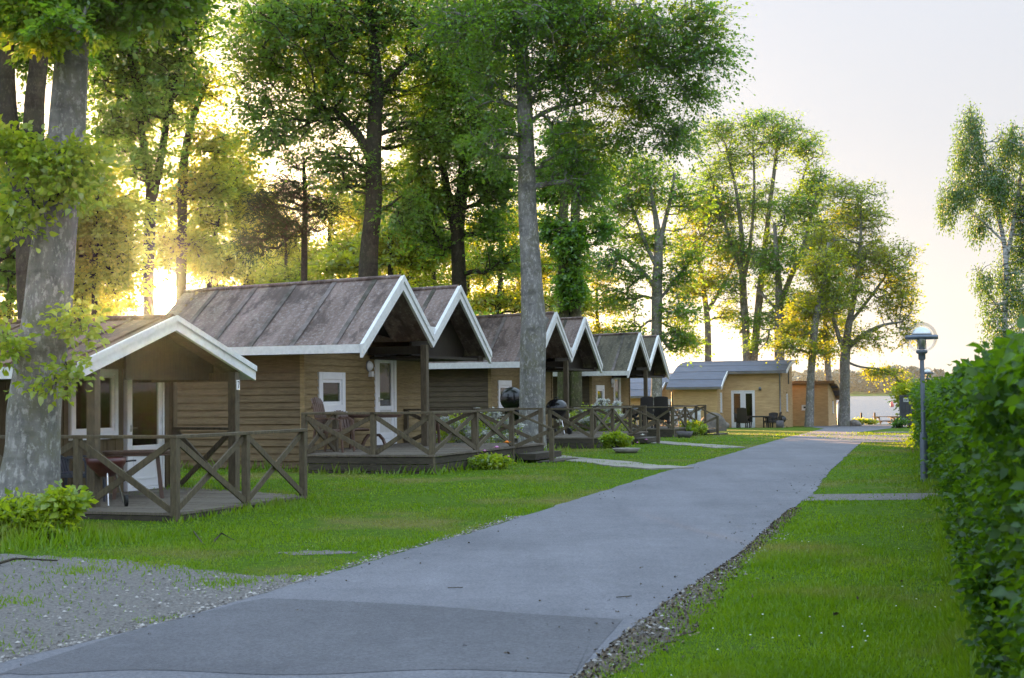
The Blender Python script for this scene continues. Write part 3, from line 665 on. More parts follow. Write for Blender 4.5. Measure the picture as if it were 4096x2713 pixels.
LE = [(LE[0][0]-3.6, LE[0][1]-14)]+LE; RE = [(RE[0][0]-3.2, RE[0][1]-14)]+RE
LE.append((LE[-1][0]+2.0, 93)); yb = RE[-1][1]
RE2 = RE+[(RE[-1][0]+.5, yb+1.2)]
print('road', [tuple(round(c, 1) for c in p) for p in LE], [tuple(round(c, 1) for c in p) for p in RE])
strip('road', LE, RE+[tuple(XY([gq(1980, 1000)])[0]), tuple(XY([gq(2060, 990)])[0]), (26, 93)], 'asphalt', .006)
# side road to the right
a0 = gq(1985, 1023); a1 = gq(2000, 1006)
strip('side_road', [(a0.x-.3, a0.y), (a1.x-.3, a1.y)], [(a0.x+22, a0.y), (a1.x+22, a1.y)], 'asphalt', .010)
# newer asphalt laid across the road in the foreground
yA = gq(700, 1385).y; yB = gq(1400, 1437).y; yC = gq(700, 1556).y
def roadx(E_, y): return float(np.interp(y, [p[1] for p in E_], [p[0] for p in E_]))
def patch_new():
    V = []; Fc = []; K = 30
    top = [(0, 1560), (300, 1462), (600, 1384), (800, 1392), (1000, 1403), (1200, 1420), (1440, 1434)]
    T = [gq(x, y) for x, y in top]; ts = np.linspace(0, 1, K)
    px = np.interp(ts*(len(T)-1), range(len(T)), [p.x for p in T]); py = np.interp(ts*(len(T)-1), range(len(T)), [p.y for p in T])
    x0, x1 = px[0], px[-1]
    for i in range(K):
        x, y = px[i], py[i]; x = max(x, roadx(LE, y)+.02); x = min(x, roadx(RE, y)-.02)
        yb_ = gq(top[0][0]+(1400-0)*i/(K-1), 1556+6*math.sin(i*.5)).y; yb_ = min(yb_, y-.05)
        xb = min(x+(yb_-y)*.05, roadx(RE, yb_)-.02); V += [(x, y, .009), (xb, yb_, .009)]
    Fc = [(2*i, 2*i+1, 2*i+3, 2*i+2) for i in range(K-1)]
    me = bpy.data.meshes.new('road_patch'); me.from_pydata(V, [], Fc); tag(link('road_patch', me, M['asphalt_new']), kind='structure')
patch_new()
# gravel lay-by, left of the road
GL = XY([gq(-400, 1640), gq(-300, 1500), gq(-200, 1285)])
GR = [(roadx(LE, y)+.02, y) for y in np.linspace(GL[0][1], gq(700, 1343).y, 12)]
GL = [(-9, GL[0][1]-3), (-9, gq(0, 1285).y)]; 
def gravel_right(y):
    return roadx(LE, y)+.03
GT = XY([gq(0, 1283), gq(250, 1290), gq(420, 1312), gq(560, 1330), gq(740, 1334)])
def gravel():
    V = []; K = 40; r = random.Random(5)
    for i in range(K):
        x = np.interp(i, [0, K-1], [-9, GT[-1][0]])
        yt = float(np.interp(x, [-9]+[p[0] for p in GT], [GT[0][1]+.2]+[p[1] for p in GT]))+r.uniform(-.12, .12)
        yb_ = float(np.interp(x, [p[0] for p in LE], [p[1] for p in LE])) if x > LE[0][0] else LE[0][1]
        yb_ = min(yb_, yt-.01); V += [(x, yt, .004), (x, yb_, .004)]
    me = bpy.data.meshes.new('gravel'); me.from_pydata(V, [], [(2*i, 2*i+1, 2*i+3, 2*i+2) for i in range(K-1)]); tag(link('gravel', me, M['gravel']), kind='structure')
    return V
GV = gravel()
gx = [GV[2*i][0] for i in range(40)]; gt = [GV[2*i][1] for i in range(40)]; gb = [GV[2*i+1][1] for i in range(40)]
def in_gravel(x, y): return (x > -9) & (x < gx[-1]) & (y < np.interp(x, gx, gt)) & (y > np.interp(x, gx, gb))
# mulch verge on the right side of the road, near
VR = XY([gq(1390, 1568), gq(1520, 1510), gq(1620, 1440), gq(1670, 1350), gq(1760, 1260), gq(1850, 1175)])
strip('verge', [(roadx(RE, p[1])-.05, p[1]) for p in VR], VR, 'dirt', .004, .06, .12)
# gravel path across the right lawn, through the gap between the hedges
pa = gq(1860, 1158); pb = gq(1880, 1143)
strip('path', [(roadx(RE, pa.y)-.1, pa.y), (roadx(RE, pb.y)-.1, pb.y)], [(14, pa.y-.2), (14, pb.y)], 'gravel', .004, .25, .1)
def slab_path(name, pts, w, n):
    o = None; A, B = Vector(pts[0]), Vector(pts[1]); d = (B-A)/n; t = Vector((-d.y, d.x, 0)).normalized()*w/2; mb = MB()
    for i in range(n):
        a = A+d*(i+.02); b = A+d*(i+.97); sh = t*rnd.uniform(-.15, .15)
        q = [a-t+sh, b-t+sh, b+t+sh, a+t+sh]; z = [g(p.y)+.02+rnd.uniform(0, .01) for p in q]
        mb.add([(p.x, p.y, zz-.06) for p, zz in zip(q, z)]+[(p.x, p.y, zz) for p, zz in zip(q, z)], [(0, 1, 2, 3), (7, 6, 5, 4)]+[(i_, 4+i_, 4+(i_+1) % 4, (i_+1) % 4) for i_ in range(4)])
    return tag(mb.build(name, M['slab']), kind='structure')
slab_path('path', (gq(1205, 1051), gq(1550, 1085)), .95, 7)
slab_path('path', (gq(1478, 1020), gq(1695, 1036)), .9, 8)
slab_path('path', (gq(2040, 1000), gq(2120, 1000)), 1.6, 2)
# sandy bare patches
for i, (x, y, rx, ry) in enumerate(((740, 1278, 60, 10), (1010, 1110, 0, 0), (820, 1132, 0, 0))):
    if not rx: continue
    c = gq(x, y); V = [(c.x, c.y, g(c.y)+.004)]; K = 26
    for k in range(K):
        th = 2*math.pi*k/K; rr = 1+rnd.uniform(-.25, .25); V.append((c.x+math.cos(th)*.42*rr, c.y+math.sin(th)*.22*rr, g(c.y)+.004))
    me = bpy.data.meshes.new('bare_patch'); me.from_pydata(V, [], [(0, 1+k, 1+(k+1) % K) for k in range(K)]); tag(link('bare_patch', me, M['gravel']), kind='structure')
me = bpy.data.meshes.new('lake'); me.from_pydata([(-1500, 104, -1.6), (1500, 104, -1.6), (1500, 1320, -1.6), (-1500, 1320, -1.6)], [], [(0, 1, 2, 3)]); tag(link('lake', me, M['lake']), kind='structure')
# far shore: low land and its woods, about 1.2 km away
def farshore():
    xs = np.linspace(-1600, 1600, 120); V = []; rows = [(1150, -2.2), (1160, -.8), (1300, 3), (1700, 7), (2050, 0)]
    for y, z in rows:
        for x in xs: V.append((x, y+12*math.sin(x/70.)+6*math.sin(x/23.), z+(1.5*math.sin(x/140+y) if z > 0 else 0)))
    n = len(xs); me = bpy.data.meshes.new('far_shore'); me.from_pydata(V, [], [(j*n+i, j*n+i+1, (j+1)*n+i+1, (j+1)*n+i) for j in range(len(rows)-1) for i in range(n-1)])
    tag(link('far_shore', me, M['lawn']), kind='structure')
    # woods: many crowns made of leaf clumps
    r = np.random.default_rng(5); pts = []
    for i in range(900):
        x = r.uniform(-260, 620); y = r.uniform(1165, 1260)
        hgt = 15+5*math.sin(x/37.)+3.5*math.sin(x/13.+2)+r.uniform(-3, 3)
        c = np.array([x, y, 0]); m = 60; a = r.normal(size=(m, 3)); a /= np.linalg.norm(a, axis=1)[:, None]
        a *= np.array([4.2, 4.2, hgt*.42]); pts.append(c+a+np.array([0, 0, hgt*.52]))
    Pn = np.concatenate(pts); k = len(Pn); u = r.normal(size=(k, 3)); u /= np.linalg.norm(u, axis=1)[:, None]; w = np.cross(u, r.normal(size=(k, 3))); w /= np.linalg.norm(w, axis=1)[:, None]
    s = 2.0; V = np.stack([Pn-u*s, Pn-w*s*.8, Pn+u*s, Pn+w*s*.8], 1).reshape(-1, 3)
    me = fast_mesh('far_woods', V, 4, r.random(k)); tag(link('far_woods', me, M['farleaf']), 'hazy green band of woods along the far shore of the lake', 'woods', kind='stuff')
farshore()

# ------------------------------------------------------------------ trees
def resample(st, step):
    st = np.array(st, float); out = [st[0]]
    for a, b in zip(st, st[1:]):
        n = max(1, int(np.linalg.norm(b[:3]-a[:3])/step)); out += [a+(b-a)*(k/n) for k in range(1, n+1)]
    return np.array(out)
def smooth_stem(st):
    st = np.array(st, float)
    for _ in range(2):
        n = [st[0]]
        for a, b in zip(st, st[1:]): n += [a*.75+b*.25, a*.25+b*.75]
        n.append(st[-1]); st = np.array(n)
    return st
def grow(stems, blobs, n, rs, tip=.011, zup=.4, shell=.55, seg=.7):
    """returns node arrays: pos, parent, radius, is_stem, tips"""
    Pn, par, rad, ist = [], [], [], []
    for si, st in enumerate(stems):
        base = len(Pn)
        if si == 0: p0 = -1
        else:
            A = np.array(Pn); p0 = int(np.argmin(np.linalg.norm(A-st[0, :3], axis=1)))
        for i, q in enumerate(st):
            Pn.append(q[:3]); par.append(p0 if i == 0 else base+i-1); rad.append(q[3]); ist.append(1)
    ns = len(Pn); cap = ns+n*14
    A = np.zeros((cap, 3)); A[:ns] = Pn; PL = np.zeros(cap); D = np.zeros((cap, 3)); m = ns
    D[:, 2] = 1
    zmin = min(st[:, 2].min() for st in stems); ztop = max(st[:, 2].max() for st in stems)
    tw = np.array([max(0, 1-(p[2]-zmin)/max(.1, (ztop-zmin))*2.2) for p in Pn])*4
    PN = np.zeros(cap); PN[:ns] = tw
    at_ = []
    wts = np.array([b[6]*(b[3]*b[4]*b[5])**(2/3) for b in blobs]); wts /= wts.sum()
    ch = rs.choice(len(blobs), n, p=wts)
    for k in ch:
        b = blobs[k]; v = rs.normal(size=3); v /= np.linalg.norm(v); rr = rs.random()**.5*(.72+.5*rs.random())
        at_.append(np.array(b[:3])+v*rr*np.array(b[3:6]))
    at_ = np.array(at_); ds = np.min(np.linalg.norm(at_[:, None, :]-A[None, :ns:2], axis=2), axis=1); at_ = at_[np.argsort(ds)]
    tips = []
    for a in at_:
        d = A[:m]-a; L = np.sqrt((d*d).sum(1)); sc = L+.22*PL[:m]+zup*np.maximum(0, A[:m, 2]-a[2]+.1*L)*1.6+PN[:m]
        j = int(np.argmin(sc)); L = L[j]; k = max(1, min(12, int(L/seg)+1)); p = A[j].copy(); dv = a-p
        bend = p+dv*.5+(D[j]*.25+np.array([0, 0, .12]))*L*(.6 if L > .8 else .2); prev = j
        for q in range(1, k+1):
            t = q/k; pt = (1-t)**2*p+2*t*(1-t)*bend+t*t*a
            if q < k: pt = pt+rs.normal(size=3)*.05*min(L, 2.5)/k*1.6
            A[m] = pt; par.append(prev); ist.append(0); rad.append(0); PL[m] = PL[prev]+L/k; dd = pt-A[prev]; D[m] = dd/(np.linalg.norm(dd)+1e-9); prev = m; m += 1
        tips.append(prev)
    A = A[:m]; par = np.array(par); rad = np.array(rad, float); ist = np.array(ist); w = np.zeros(m); w[tips] = 1
    for i in range(m-1, ns-1, -1): w[par[i]] += w[i] if par[i] >= ns else 0
    w = np.maximum(w, 1); free = ist == 0; rad[free] = tip*w[free]**.47
    for i in range(ns, m): rad[i] = min(rad[i], rad[par[i]]*.92 if par[i] >= ns else rad[par[i]]*.62)
    return A, par, rad, ist, np.array(tips)
def limb_mesh(A, par, rad, ist, sides=5, rmin=0.0):
    idx = np.where((ist == 0) & (par >= 0) & (rad > rmin))[0]; a = A[par[idx]]; b = A[idx]; ra = np.minimum(rad[par[idx]], rad[idx]*1.2); rb = rad[idx]
    d = b-a; d /= (np.linalg.norm(d, axis=1)[:, None]+1e-9); ref = np.tile(np.array([.31, .17, .93]), (len(d), 1)); x = np.cross(d, ref); x /= np.linalg.norm(x, axis=1)[:, None]; y = np.cross(d, x)
    th = 2*np.pi*np.arange(sides)/sides; c, s = np.cos(th), np.sin(th)
    r0 = a[:, None, :]+ra[:, None, None]*(x[:, None, :]*c[None, :, None]+y[:, None, :]*s[None, :, None])
    r1 = b[:, None, :]+rb[:, None, None]*(x[:, None, :]*c[None, :, None]+y[:, None, :]*s[None, :, None])
    V = np.concatenate([r0, r1], 1).reshape(-1, 3); E = len(idx); o = (np.arange(E)*2*sides)[:, None]
    k = np.arange(sides); q = np.stack([k, (k+1) % sides, sides+(k+1) % sides, sides+k], 1); Fc = (o[:, :, None]+q[None]).reshape(-1, 4)
    return V, Fc
def stem_mesh(st, sides, rs, knob=.06):
    n = len(st); V = []; ph = rs.random(6)*6.28
    for i, q in enumerate(st):
        p = q[:3]; d = st[min(i+1, n-1), :3]-st[max(i-1, 0), :3]; d = d/np.linalg.norm(d); x = np.cross(d, [0, 1, 0.02]); x /= np.linalg.norm(x); y = np.cross(d, x)
        for k in range(sides):
            th = 2*math.pi*k/sides; h = p[2]
            f = 1+knob*(.5*math.sin(3*th+ph[0]+h*.5)+.5*math.sin(2*th+ph[1]-h*.9)+.6*math.sin(h*2.1+ph[2]+th)+.3*math.sin(5*th+h*3+ph[3]))
            V.append(p+(x*math.cos(th)+y*math.sin(th))*q[3]*f)
    Fc = [(i*sides+k, i*sides+(k+1) % sides, (i+1)*sides+(k+1) % sides, (i+1)*sides+k) for i in range(n-1) for k in range(sides)]
    return np.array(V), np.array(Fc)
def leaves(C, n, rs, size, spread, flat=.45, droop=0, narrow=.62, tilt=.8, oval=False):
    i = rs.integers(0, len(C), n); sp = rs.normal(size=(n, 3))*np.array([spread, spread, spread*flat])
    P0 = C[i]+sp
    if droop: P0[:, 2] -= rs.random(n)**.8*droop; P0[:, :2] -= sp[:, :2]*.45
    # petiole direction: outward from the twig, slightly down
    u = sp.copy(); u[:, 2] -= spread*(.25+2.5*(droop > 0)); u += rs.normal(size=(n, 3))*spread*.4; u /= (np.linalg.norm(u, axis=1)[:, None]+1e-9)
    nr = rs.normal(size=(n, 3))*tilt; nr[:, 2] += .75; w = np.cross(u, nr); w /= (np.linalg.norm(w, axis=1)[:, None]+1e-9)
    s = (size*(.65+.7*rs.random(n)))[:, None]; fold = np.cross(w, u)*s*.12
    if oval:
        cv = np.cross(w, u)*s*.18; q = narrow*.5
        V = np.stack([P0-u*s*.5-cv, P0-u*s*.22-w*s*q*.85+fold, P0+u*s*.15-w*s*q*.8+fold, P0+u*s*.5-cv, P0+u*s*.15+w*s*q*.8+fold, P0-u*s*.22+w*s*q*.85+fold], 1).reshape(-1, 3)
        return V, rs.random(n)
    V = np.stack([P0-u*s*.5, P0-w*s*narrow*.5+fold, P0+u*s*.5, P0+w*s*narrow*.5+fold], 1).reshape(-1, 3)
    return V, rs.random(n)
def tree(name, label, Y, stems, blobs, nat, nlf, size, mat='leaf', bark='beech', spread=.38, group=None, cat='tree', seed=1, dj=1., tip=.011, sides=14, flat=.45, droop=0, zup=.4, base=True, narrow=.62, seg=.7, knob=.06, twigmin=.0, leafmin=.05, depth=.85):
    """stems: lists of (x,y,width) measured on the photograph at distance Y; blobs: (x,y,rx,ry[,dy,weight])"""
    rs = np.random.default_rng(seed); K = Q*Y/F; S = []
    for si, st in enumerate(stems):
        a = []
        for j, q in enumerate(st):
            p = aq(q[0], q[1], Y+(q[3] if len(q) > 3 else 0)); a.append((p.x, p.y, p.z, q[2]*K/2))
        if si == 0 and base:
            a[0] = (a[0][0], a[0][1], g(Y)-.25, a[0][3])
        S.append(resample(smooth_stem(a), .35 if Y < 50 else .6))
    o = S[0][0, :3].copy(); o[2] = g(Y); B = []
    for b in blobs:
        p = aq(b[0], b[1], Y+(b[4] if len(b) > 4 else rs.uniform(-1, 1)*dj*b[2]*K*.6)); rx, rz = b[2]*K, b[3]*K
        B.append((p.x-o[0], p.y-o[1], p.z-o[2], rx, max(rx, rz)*depth, rz, b[5] if len(b) > 5 else 1.))
    S = [s-np.array([*o, 0]) for s in S]
    A, par, rad, ist, tips = grow(S, B, nat, rs, tip, zup, seg=seg)
    root = empty(name, o, 0, label, cat, group)
    VV, FF = [], []; nv = 0
    for s in S: v, f = stem_mesh(s, sides, rs, knob); VV.append(v); FF.append(f+nv); nv += len(v)
    v, f = limb_mesh(A, par, rad, ist, 5, twigmin); VV.append(v); FF.append(f+nv)
    V = np.concatenate(VV); Fc = np.concatenate(FF); me = bpy.data.meshes.new('trunk')
    me.vertices.add(len(V)); me.vertices.foreach_set('co', V.astype(np.float32).ravel()); me.loops.add(Fc.size); me.loops.foreach_set('vertex_index', Fc.astype(np.int32).ravel())
    me.polygons.add(len(Fc)); me.polygons.foreach_set('loop_start', np.arange(0, Fc.size, 4, dtype=np.int32)); me.polygons.foreach_set('use_smooth', np.ones(len(Fc), bool)); me.update(calc_edges=True)
    link('trunk', me, M[bark], root)
    if nlf:
        nlf = int(nlf*(1.25 if Y < 60 else 1.15)); size *= (.95 if Y < 60 else .8)
        if droop: V, tn = leaves(A[tips], nlf, rs, size, spread, flat, droop, narrow)
        else:
            # flat fans of fine twigs at every branch end, leaves set along them
            T = A[tips]; D0 = T-A[par[tips]]; D0 /= (np.linalg.norm(D0, axis=1)[:, None]+1e-9); m = 6; nt_ = len(T)*m
            D_ = np.repeat(D0, m, 0)*.7+rs.normal(size=(nt_, 3))*np.array([.75, .75, .22]); D_[:, 2] += .05; D_ /= np.linalg.norm(D_, axis=1)[:, None]
            Ln = (spread*2.1)*(.5+.9*rs.random(nt_)); S0 = np.repeat(T, m, 0)-np.repeat(D0, m, 0)*(rs.random(nt_)*spread*.9)[:, None]
            i = rs.integers(0, nt_, nlf); t = rs.random(nlf)**.8; P0 = S0[i]+D_[i]*(Ln[i]*t)[:, None]; P0[:, 2] -= (t*t)*Ln[i]*.28
            sd_ = rs.normal(size=(nlf, 3))*np.array([1, 1, .5])*size*.45; P0 = P0+sd_; s = (size*(.45+1.0*rs.random(nlf)))[:, None]
            u = D_[i]*.7+sd_/(size*.45)*.6; u[:, 2] -= .35; u /= np.linalg.norm(u, axis=1)[:, None]; nr = rs.normal(size=(nlf, 3))*.6; nr[:, 2] += .8; w = np.cross(u, nr); w /= np.linalg.norm(w, axis=1)[:, None]; fold = np.cross(w, u)*s*.12
            V = np.stack([P0-u*s*.5, P0-w*s*narrow*.5+fold, P0+u*s*.5, P0+w*s*narrow*.5+fold], 1).reshape(-1, 3)
            # tone: leaves of one fan share most of their shade
            tn = np.clip(.55*rs.random(nt_)[i]+.45*rs.random(nlf), 0, 1)
            e1 = S0+D_*(Ln*.95)[:, None]; e1[:, 2] -= Ln*.25; tw = .0035 if Y < 60 else .005
            x = np.cross(D_, [0.1, .2, 1.]); x /= np.linalg.norm(x, axis=1)[:, None]; tv = np.stack([S0-x*tw, S0+x*tw, e1+x*tw*.4, e1-x*tw*.4], 1).reshape(-1, 3)
            tag(link('twigs', fast_mesh('twigs', tv, 4), M[bark if bark != 'mossbark' else 'darkbark'], root), kind='stuff')
        if Y > 44:    # ragged gap cut in the far leaves towards the sun, its glare put into shape
            Cw = V.reshape(-1, 4, 3)[:, 0]+o-np.array([0, 0, EYE]); zc = Cw@fw; px = CX+F*(Cw@rt)/zc; py = CY-F*(Cw@up)/zc; keep = rs.random(len(px)) > .97*np.exp(-(((px-169)/30)**2+((py-300)/27)**2)**1.3)
            V = V.reshape(-1, 4, 3)[keep].reshape(-1, 3); tn = tn[keep]
        link('crown', fast_mesh('crown', V, 4, tn), M[mat], root)
    return root
def foliage_only(name, label, cat, C, n, size, spread, mat, seed=1, twig=True, group=None, flat=.6, stemmat='darkbark', origin=None, part='foliage', kind=None):
    rs = np.random.default_rng(seed); C = np.array(C, float); o = np.array(origin if origin is not None else [C[:, 0].mean(), C[:, 1].mean(), C[:, 2].min()])
    root = empty(name, o, 0, label, cat, group); V, tn = leaves(C-o, n, rs, size, spread, flat); link(part, fast_mesh(part, V, 4, tn), M[mat], root)
    if twig:
        mb = MB(); st = np.array([0, 0, -.02])
        for k in range(min(len(C), 26)):
            c = C[int(k*len(C)/min(len(C), 26))]-o; bx = np.array([c[0]*.25, c[1]*.25, -.05]); mb.tube([bx, (bx+c)/2+np.array([0, 0, .05]), c], [.018, .012, .005], 5, False)
        mb.build('stem', M[stemmat], root)
    return root
# ------------------------------------------------------------------ the trees, left to right
# near beech on the left, leaning, with epicormic sprays
tree('beech_tree', 'huge pale grey beech leaning at the left edge, leaf sprays on its trunk', 18.7,
     [[(50, 1235, 190), (66, 1130, 146), (78, 1040, 122), (78, 960, 122), (88, 860, 112), (104, 740, 108), (118, 620, 102), (130, 520, 95), (140, 440, 92), (150, 350, 86), (158, 230, 82), (166, 120, 76), (178, 0, 70), (192, -150, 60), (205, -380, 40)],
      [(178, 60, 34), (240, -30, 26), (330, -120, 18)], [(170, 80, 30), (110, -10, 24), (40, -80, 18)]],
     [(60, 35, 110, 55), (230, 20, 130, 55), (370, 10, 110, 45, 0, .7), (140, 60, 60, 30, -1.2, .5), (200, -180, 420, 130, 0, .55), (480, -60, 80, 50, 0, .3)], 420, 26000, .105, 'leaf', spread=.2, seed=2, sides=22, knob=.05)
def spray(label, Y, blobs, n, nat, size, mat, seed, anchor, name='beech_sapling', cat='foliage'):
    rs = np.random.default_rng(seed); K = Q*Y/F; C = []
    for k in range(nat):
        b = blobs[rs.integers(len(blobs))]; v = rs.normal(size=3); v /= np.linalg.norm(v); v *= rs.random()**.5; p = aq(b[0], b[1], Y)
        C.append((p.x+v[0]*b[2]*K, p.y+v[1]*b[2]*K*.8, p.z+v[2]*b[3]*K))
    return C
nb = [o for o in COL.objects if o.name == 'beech_tree'][0]
def near_sprays():
    rs = np.random.default_rng(9); Vs, Ts = [], []; tw = MB()
    for blobs, n, nat in (([(140, 400, 95, 45), (70, 370, 70, 40), (190, 370, 60, 35), (30, 340, 50, 40)], 1800, 60), ([(160, 440, 70, 40), (60, 470, 60, 30), (20, 520, 60, 40)], 800, 30),
                          ([(185, 730, 14, 60), (165, 760, 12, 40)], 260, 12), ([(120, 890, 28, 20), (160, 855, 22, 12)], 210, 10), ([(10, 800, 18, 26)], 260, 8), ([(60, 30, 90, 40), (120, 90, 40, 25)], 900, 30)):
        C = np.array(spray('', 18.2, blobs, n, nat, 0, '', 3, None))-np.array(nb.location); V, t = leaves(C, n, rs, .10, .16, .6, oval=True); Vs.append(V); Ts.append(t)
        ctr = C.mean(0)
        for c in C[::2]: a = Vector(ctr)*.4+Vector(c)*.6+Vector((0, 0, .0)); tw.tube([Vector((ctr[0]*.9+c[0]*.1, ctr[1]+.5, ctr[2]+.0)), a+Vector((0, 0, .12)), c], [.014, .009, .004], 5, False)
    o = link('leaf_spray', fast_mesh('leaf_spray', np.concatenate(Vs), 6, np.concatenate(Ts)), M['leaf_bush'], nb); tag(tw.build('twigs', M['darkbark'], nb), kind='stuff')
near_sprays()
tree('beech_tree', 'dark forked beech just behind the huge pale beech, twin stems at the left edge', 31,
     [[(78, 1000, 70), (76, 800, 66), (72, 620, 62), (70, 520, 60), (62, 470, 48), (36, 380, 46), (20, 280, 42), (12, 120, 38), (6, -60, 30)], [(74, 520, 52), (80, 420, 50), (78, 260, 48), (92, 130, 42), (100, -50, 32)]],
     [(30, 110, 70, 80, 1), (110, 90, 90, 70, 1), (20, 330, 60, 80, 1), (40, 600, 60, 110, 2), (10, 480, 60, 80, 2), (60, -100, 200, 90)], 460, 24000, .125, 'leaf', 'darkbark', .34, seed=3)
tree('beech_tree', 'bright yellow-green low-branched young tree just right of the huge pale beech', 33,
     [[(215, 1010, 16), (218, 700, 14), (220, 560, 12), (225, 440, 9), (230, 340, 5)]],
     [(215, 420, 60, 60), (235, 520, 85, 75), (240, 620, 90, 70), (180, 660, 50, 60), (270, 560, 60, 50), (290, 470, 40, 30), (170, 560, 40, 60)], 380, 12000, .12, 'leaf_yel', 'darkbark', .36, seed=4)
tree('beech_tree', 'dark tree forking into two stems, left of the sun', 48,
     [[(345, 1000, 26), (345, 720, 26), (342, 600, 26), (350, 470, 26), (346, 420, 20), (330, 330, 17), (320, 240, 15), (298, 110, 9)], [(350, 470, 20), (366, 400, 19), (378, 330, 17), (390, 250, 14), (418, 130, 8)]],
     [(320, 150, 110, 110), (280, 290, 90, 80), (400, 150, 80, 110), (370, 20, 120, 60), (330, 380, 90, 60), (250, 180, 70, 90), (300, 500, 60, 60, 0, .5), (350, 250, 110, 90), (430, 40, 80, 70), (250, 80, 100, 80)], 1100, 27000, .14, 'leaf', 'darkbark', .40, seed=5)
tree('beech_tree', 'slim straight dark tree right beside the forked one, above the sun', 50,
     [[(418, 1000, 26), (418, 700, 26), (420, 520, 24), (424, 360, 20), (446, 270, 14), (480, 190, 8)]],
     [(480, 330, 60, 60), (450, 430, 60, 60), (500, 200, 45, 55, 0, .5), (440, 200, 50, 80), (500, 430, 50, 50), (380, 480, 60, 50), (385, 560, 45, 45, 0, 1.5), (380, 610, 35, 25, 0, 1.2), (460, 560, 50, 40)], 520, 10500, .14, 'leaf_yel', 'darkbark', .36, seed=6)
tree('beech_tree', 'thin yellow-lit tree above the brown roof, right of the sun', 58,
     [[(478, 1000, 13), (480, 690, 12), (492, 580, 11), (505, 500, 9), (520, 420, 6)]],
     [(520, 400, 70, 70), (480, 500, 60, 60), (560, 460, 60, 60), (520, 600, 80, 40), (450, 590, 50, 40), (560, 330, 40, 40)], 520, 14000, .16, 'leaf_yel', 'darkbark', .42, seed=7)
tree('pine_tree', 'brown-green pine with a thin straight trunk behind the nearest twin-gabled roof', 45,
     [[(704, 1000, 16), (703, 660, 15), (703, 560, 14), (706, 470, 12), (702, 380, 7)]],
     [(680, 430, 70, 45), (620, 470, 70, 45), (670, 520, 90, 40), (590, 560, 60, 35), (740, 480, 50, 40), (690, 370, 50, 30)], 420, 12000, .15, 'leaf_pine', 'darkbark', .36, seed=8, narrow=.16, cat='pine')
tree('beech_tree', 'broad dark-crowned beech leaning slightly right, behind the nearest twin-gabled cabin', 43,
     [[(838, 1000, 50), (848, 655, 46), (855, 560, 40), (866, 460, 38), (862, 370, 38), (868, 280, 36), (872, 200, 30), (862, 90, 24), (850, -20, 16)], [(860, 380, 20), (835, 320, 20), (806, 285, 18), (770, 250, 12)], [(868, 240, 18), (900, 180, 16), (960, 130, 12)]],
     [(800, 110, 190, 110), (650, 130, 110, 110), (620, 40, 90, 70), (980, 130, 130, 110), (720, 270, 130, 60), (590, 250, 50, 50), (960, 290, 100, 70), (860, 420, 120, 50), (640, 310, 80, 45), (780, 370, 80, 40), (800, -60, 260, 90), (930, 480, 60, 50), (700, 60, 160, 90), (900, 40, 150, 80), (880, 220, 110, 80), (600, 150, 70, 90), (760, 200, 120, 80)], 2000, 74000, .102, 'leaf', 'darkbark', .46, seed=9)
tree('beech_tree', 'low yellow-leaved understorey tree between the leaning beech and the forked beech', 50,
     [[(905, 1000, 16), (905, 660, 14), (900, 580, 11), (905, 500, 7)]],
     [(900, 560, 60, 45), (960, 590, 70, 35), (860, 600, 40, 30), (1020, 560, 50, 35), (950, 520, 60, 30), (780, 610, 60, 25)], 380, 8000, .15, 'leaf_yel', 'darkbark', .36, seed=10)
tree('beech_tree', 'forked beech rising between the two nearest roof peaks', 46,
     [[(1064, 1000, 38), (1062, 668, 36), (1060, 590, 32), (1056, 540, 30), (1068, 440, 26), (1076, 330, 24), (1086, 240, 22), (1104, 130, 15), (1110, 0, 10)], [(1056, 545, 24), (1040, 470, 20), (1022, 380, 16), (1015, 320, 11)]],
     [(1060, 180, 100, 110), (1100, 400, 70, 80), (980, 440, 70, 60), (1000, 330, 60, 60), (1130, 520, 60, 50), (1010, 560, 60, 35), (1140, 280, 70, 90), (1080, 30, 120, 70), (950, 520, 60, 40), (1050, 320, 90, 80), (1100, 120, 100, 80), (1150, 420, 60, 60), (1000, 230, 80, 80), (1010, 470, 60, 60), (1160, 600, 60, 50), (1140, 440, 60, 60), (960, 390, 50, 50)], 1500, 50000, .108, 'leaf', 'darkbark', .34, seed=11)
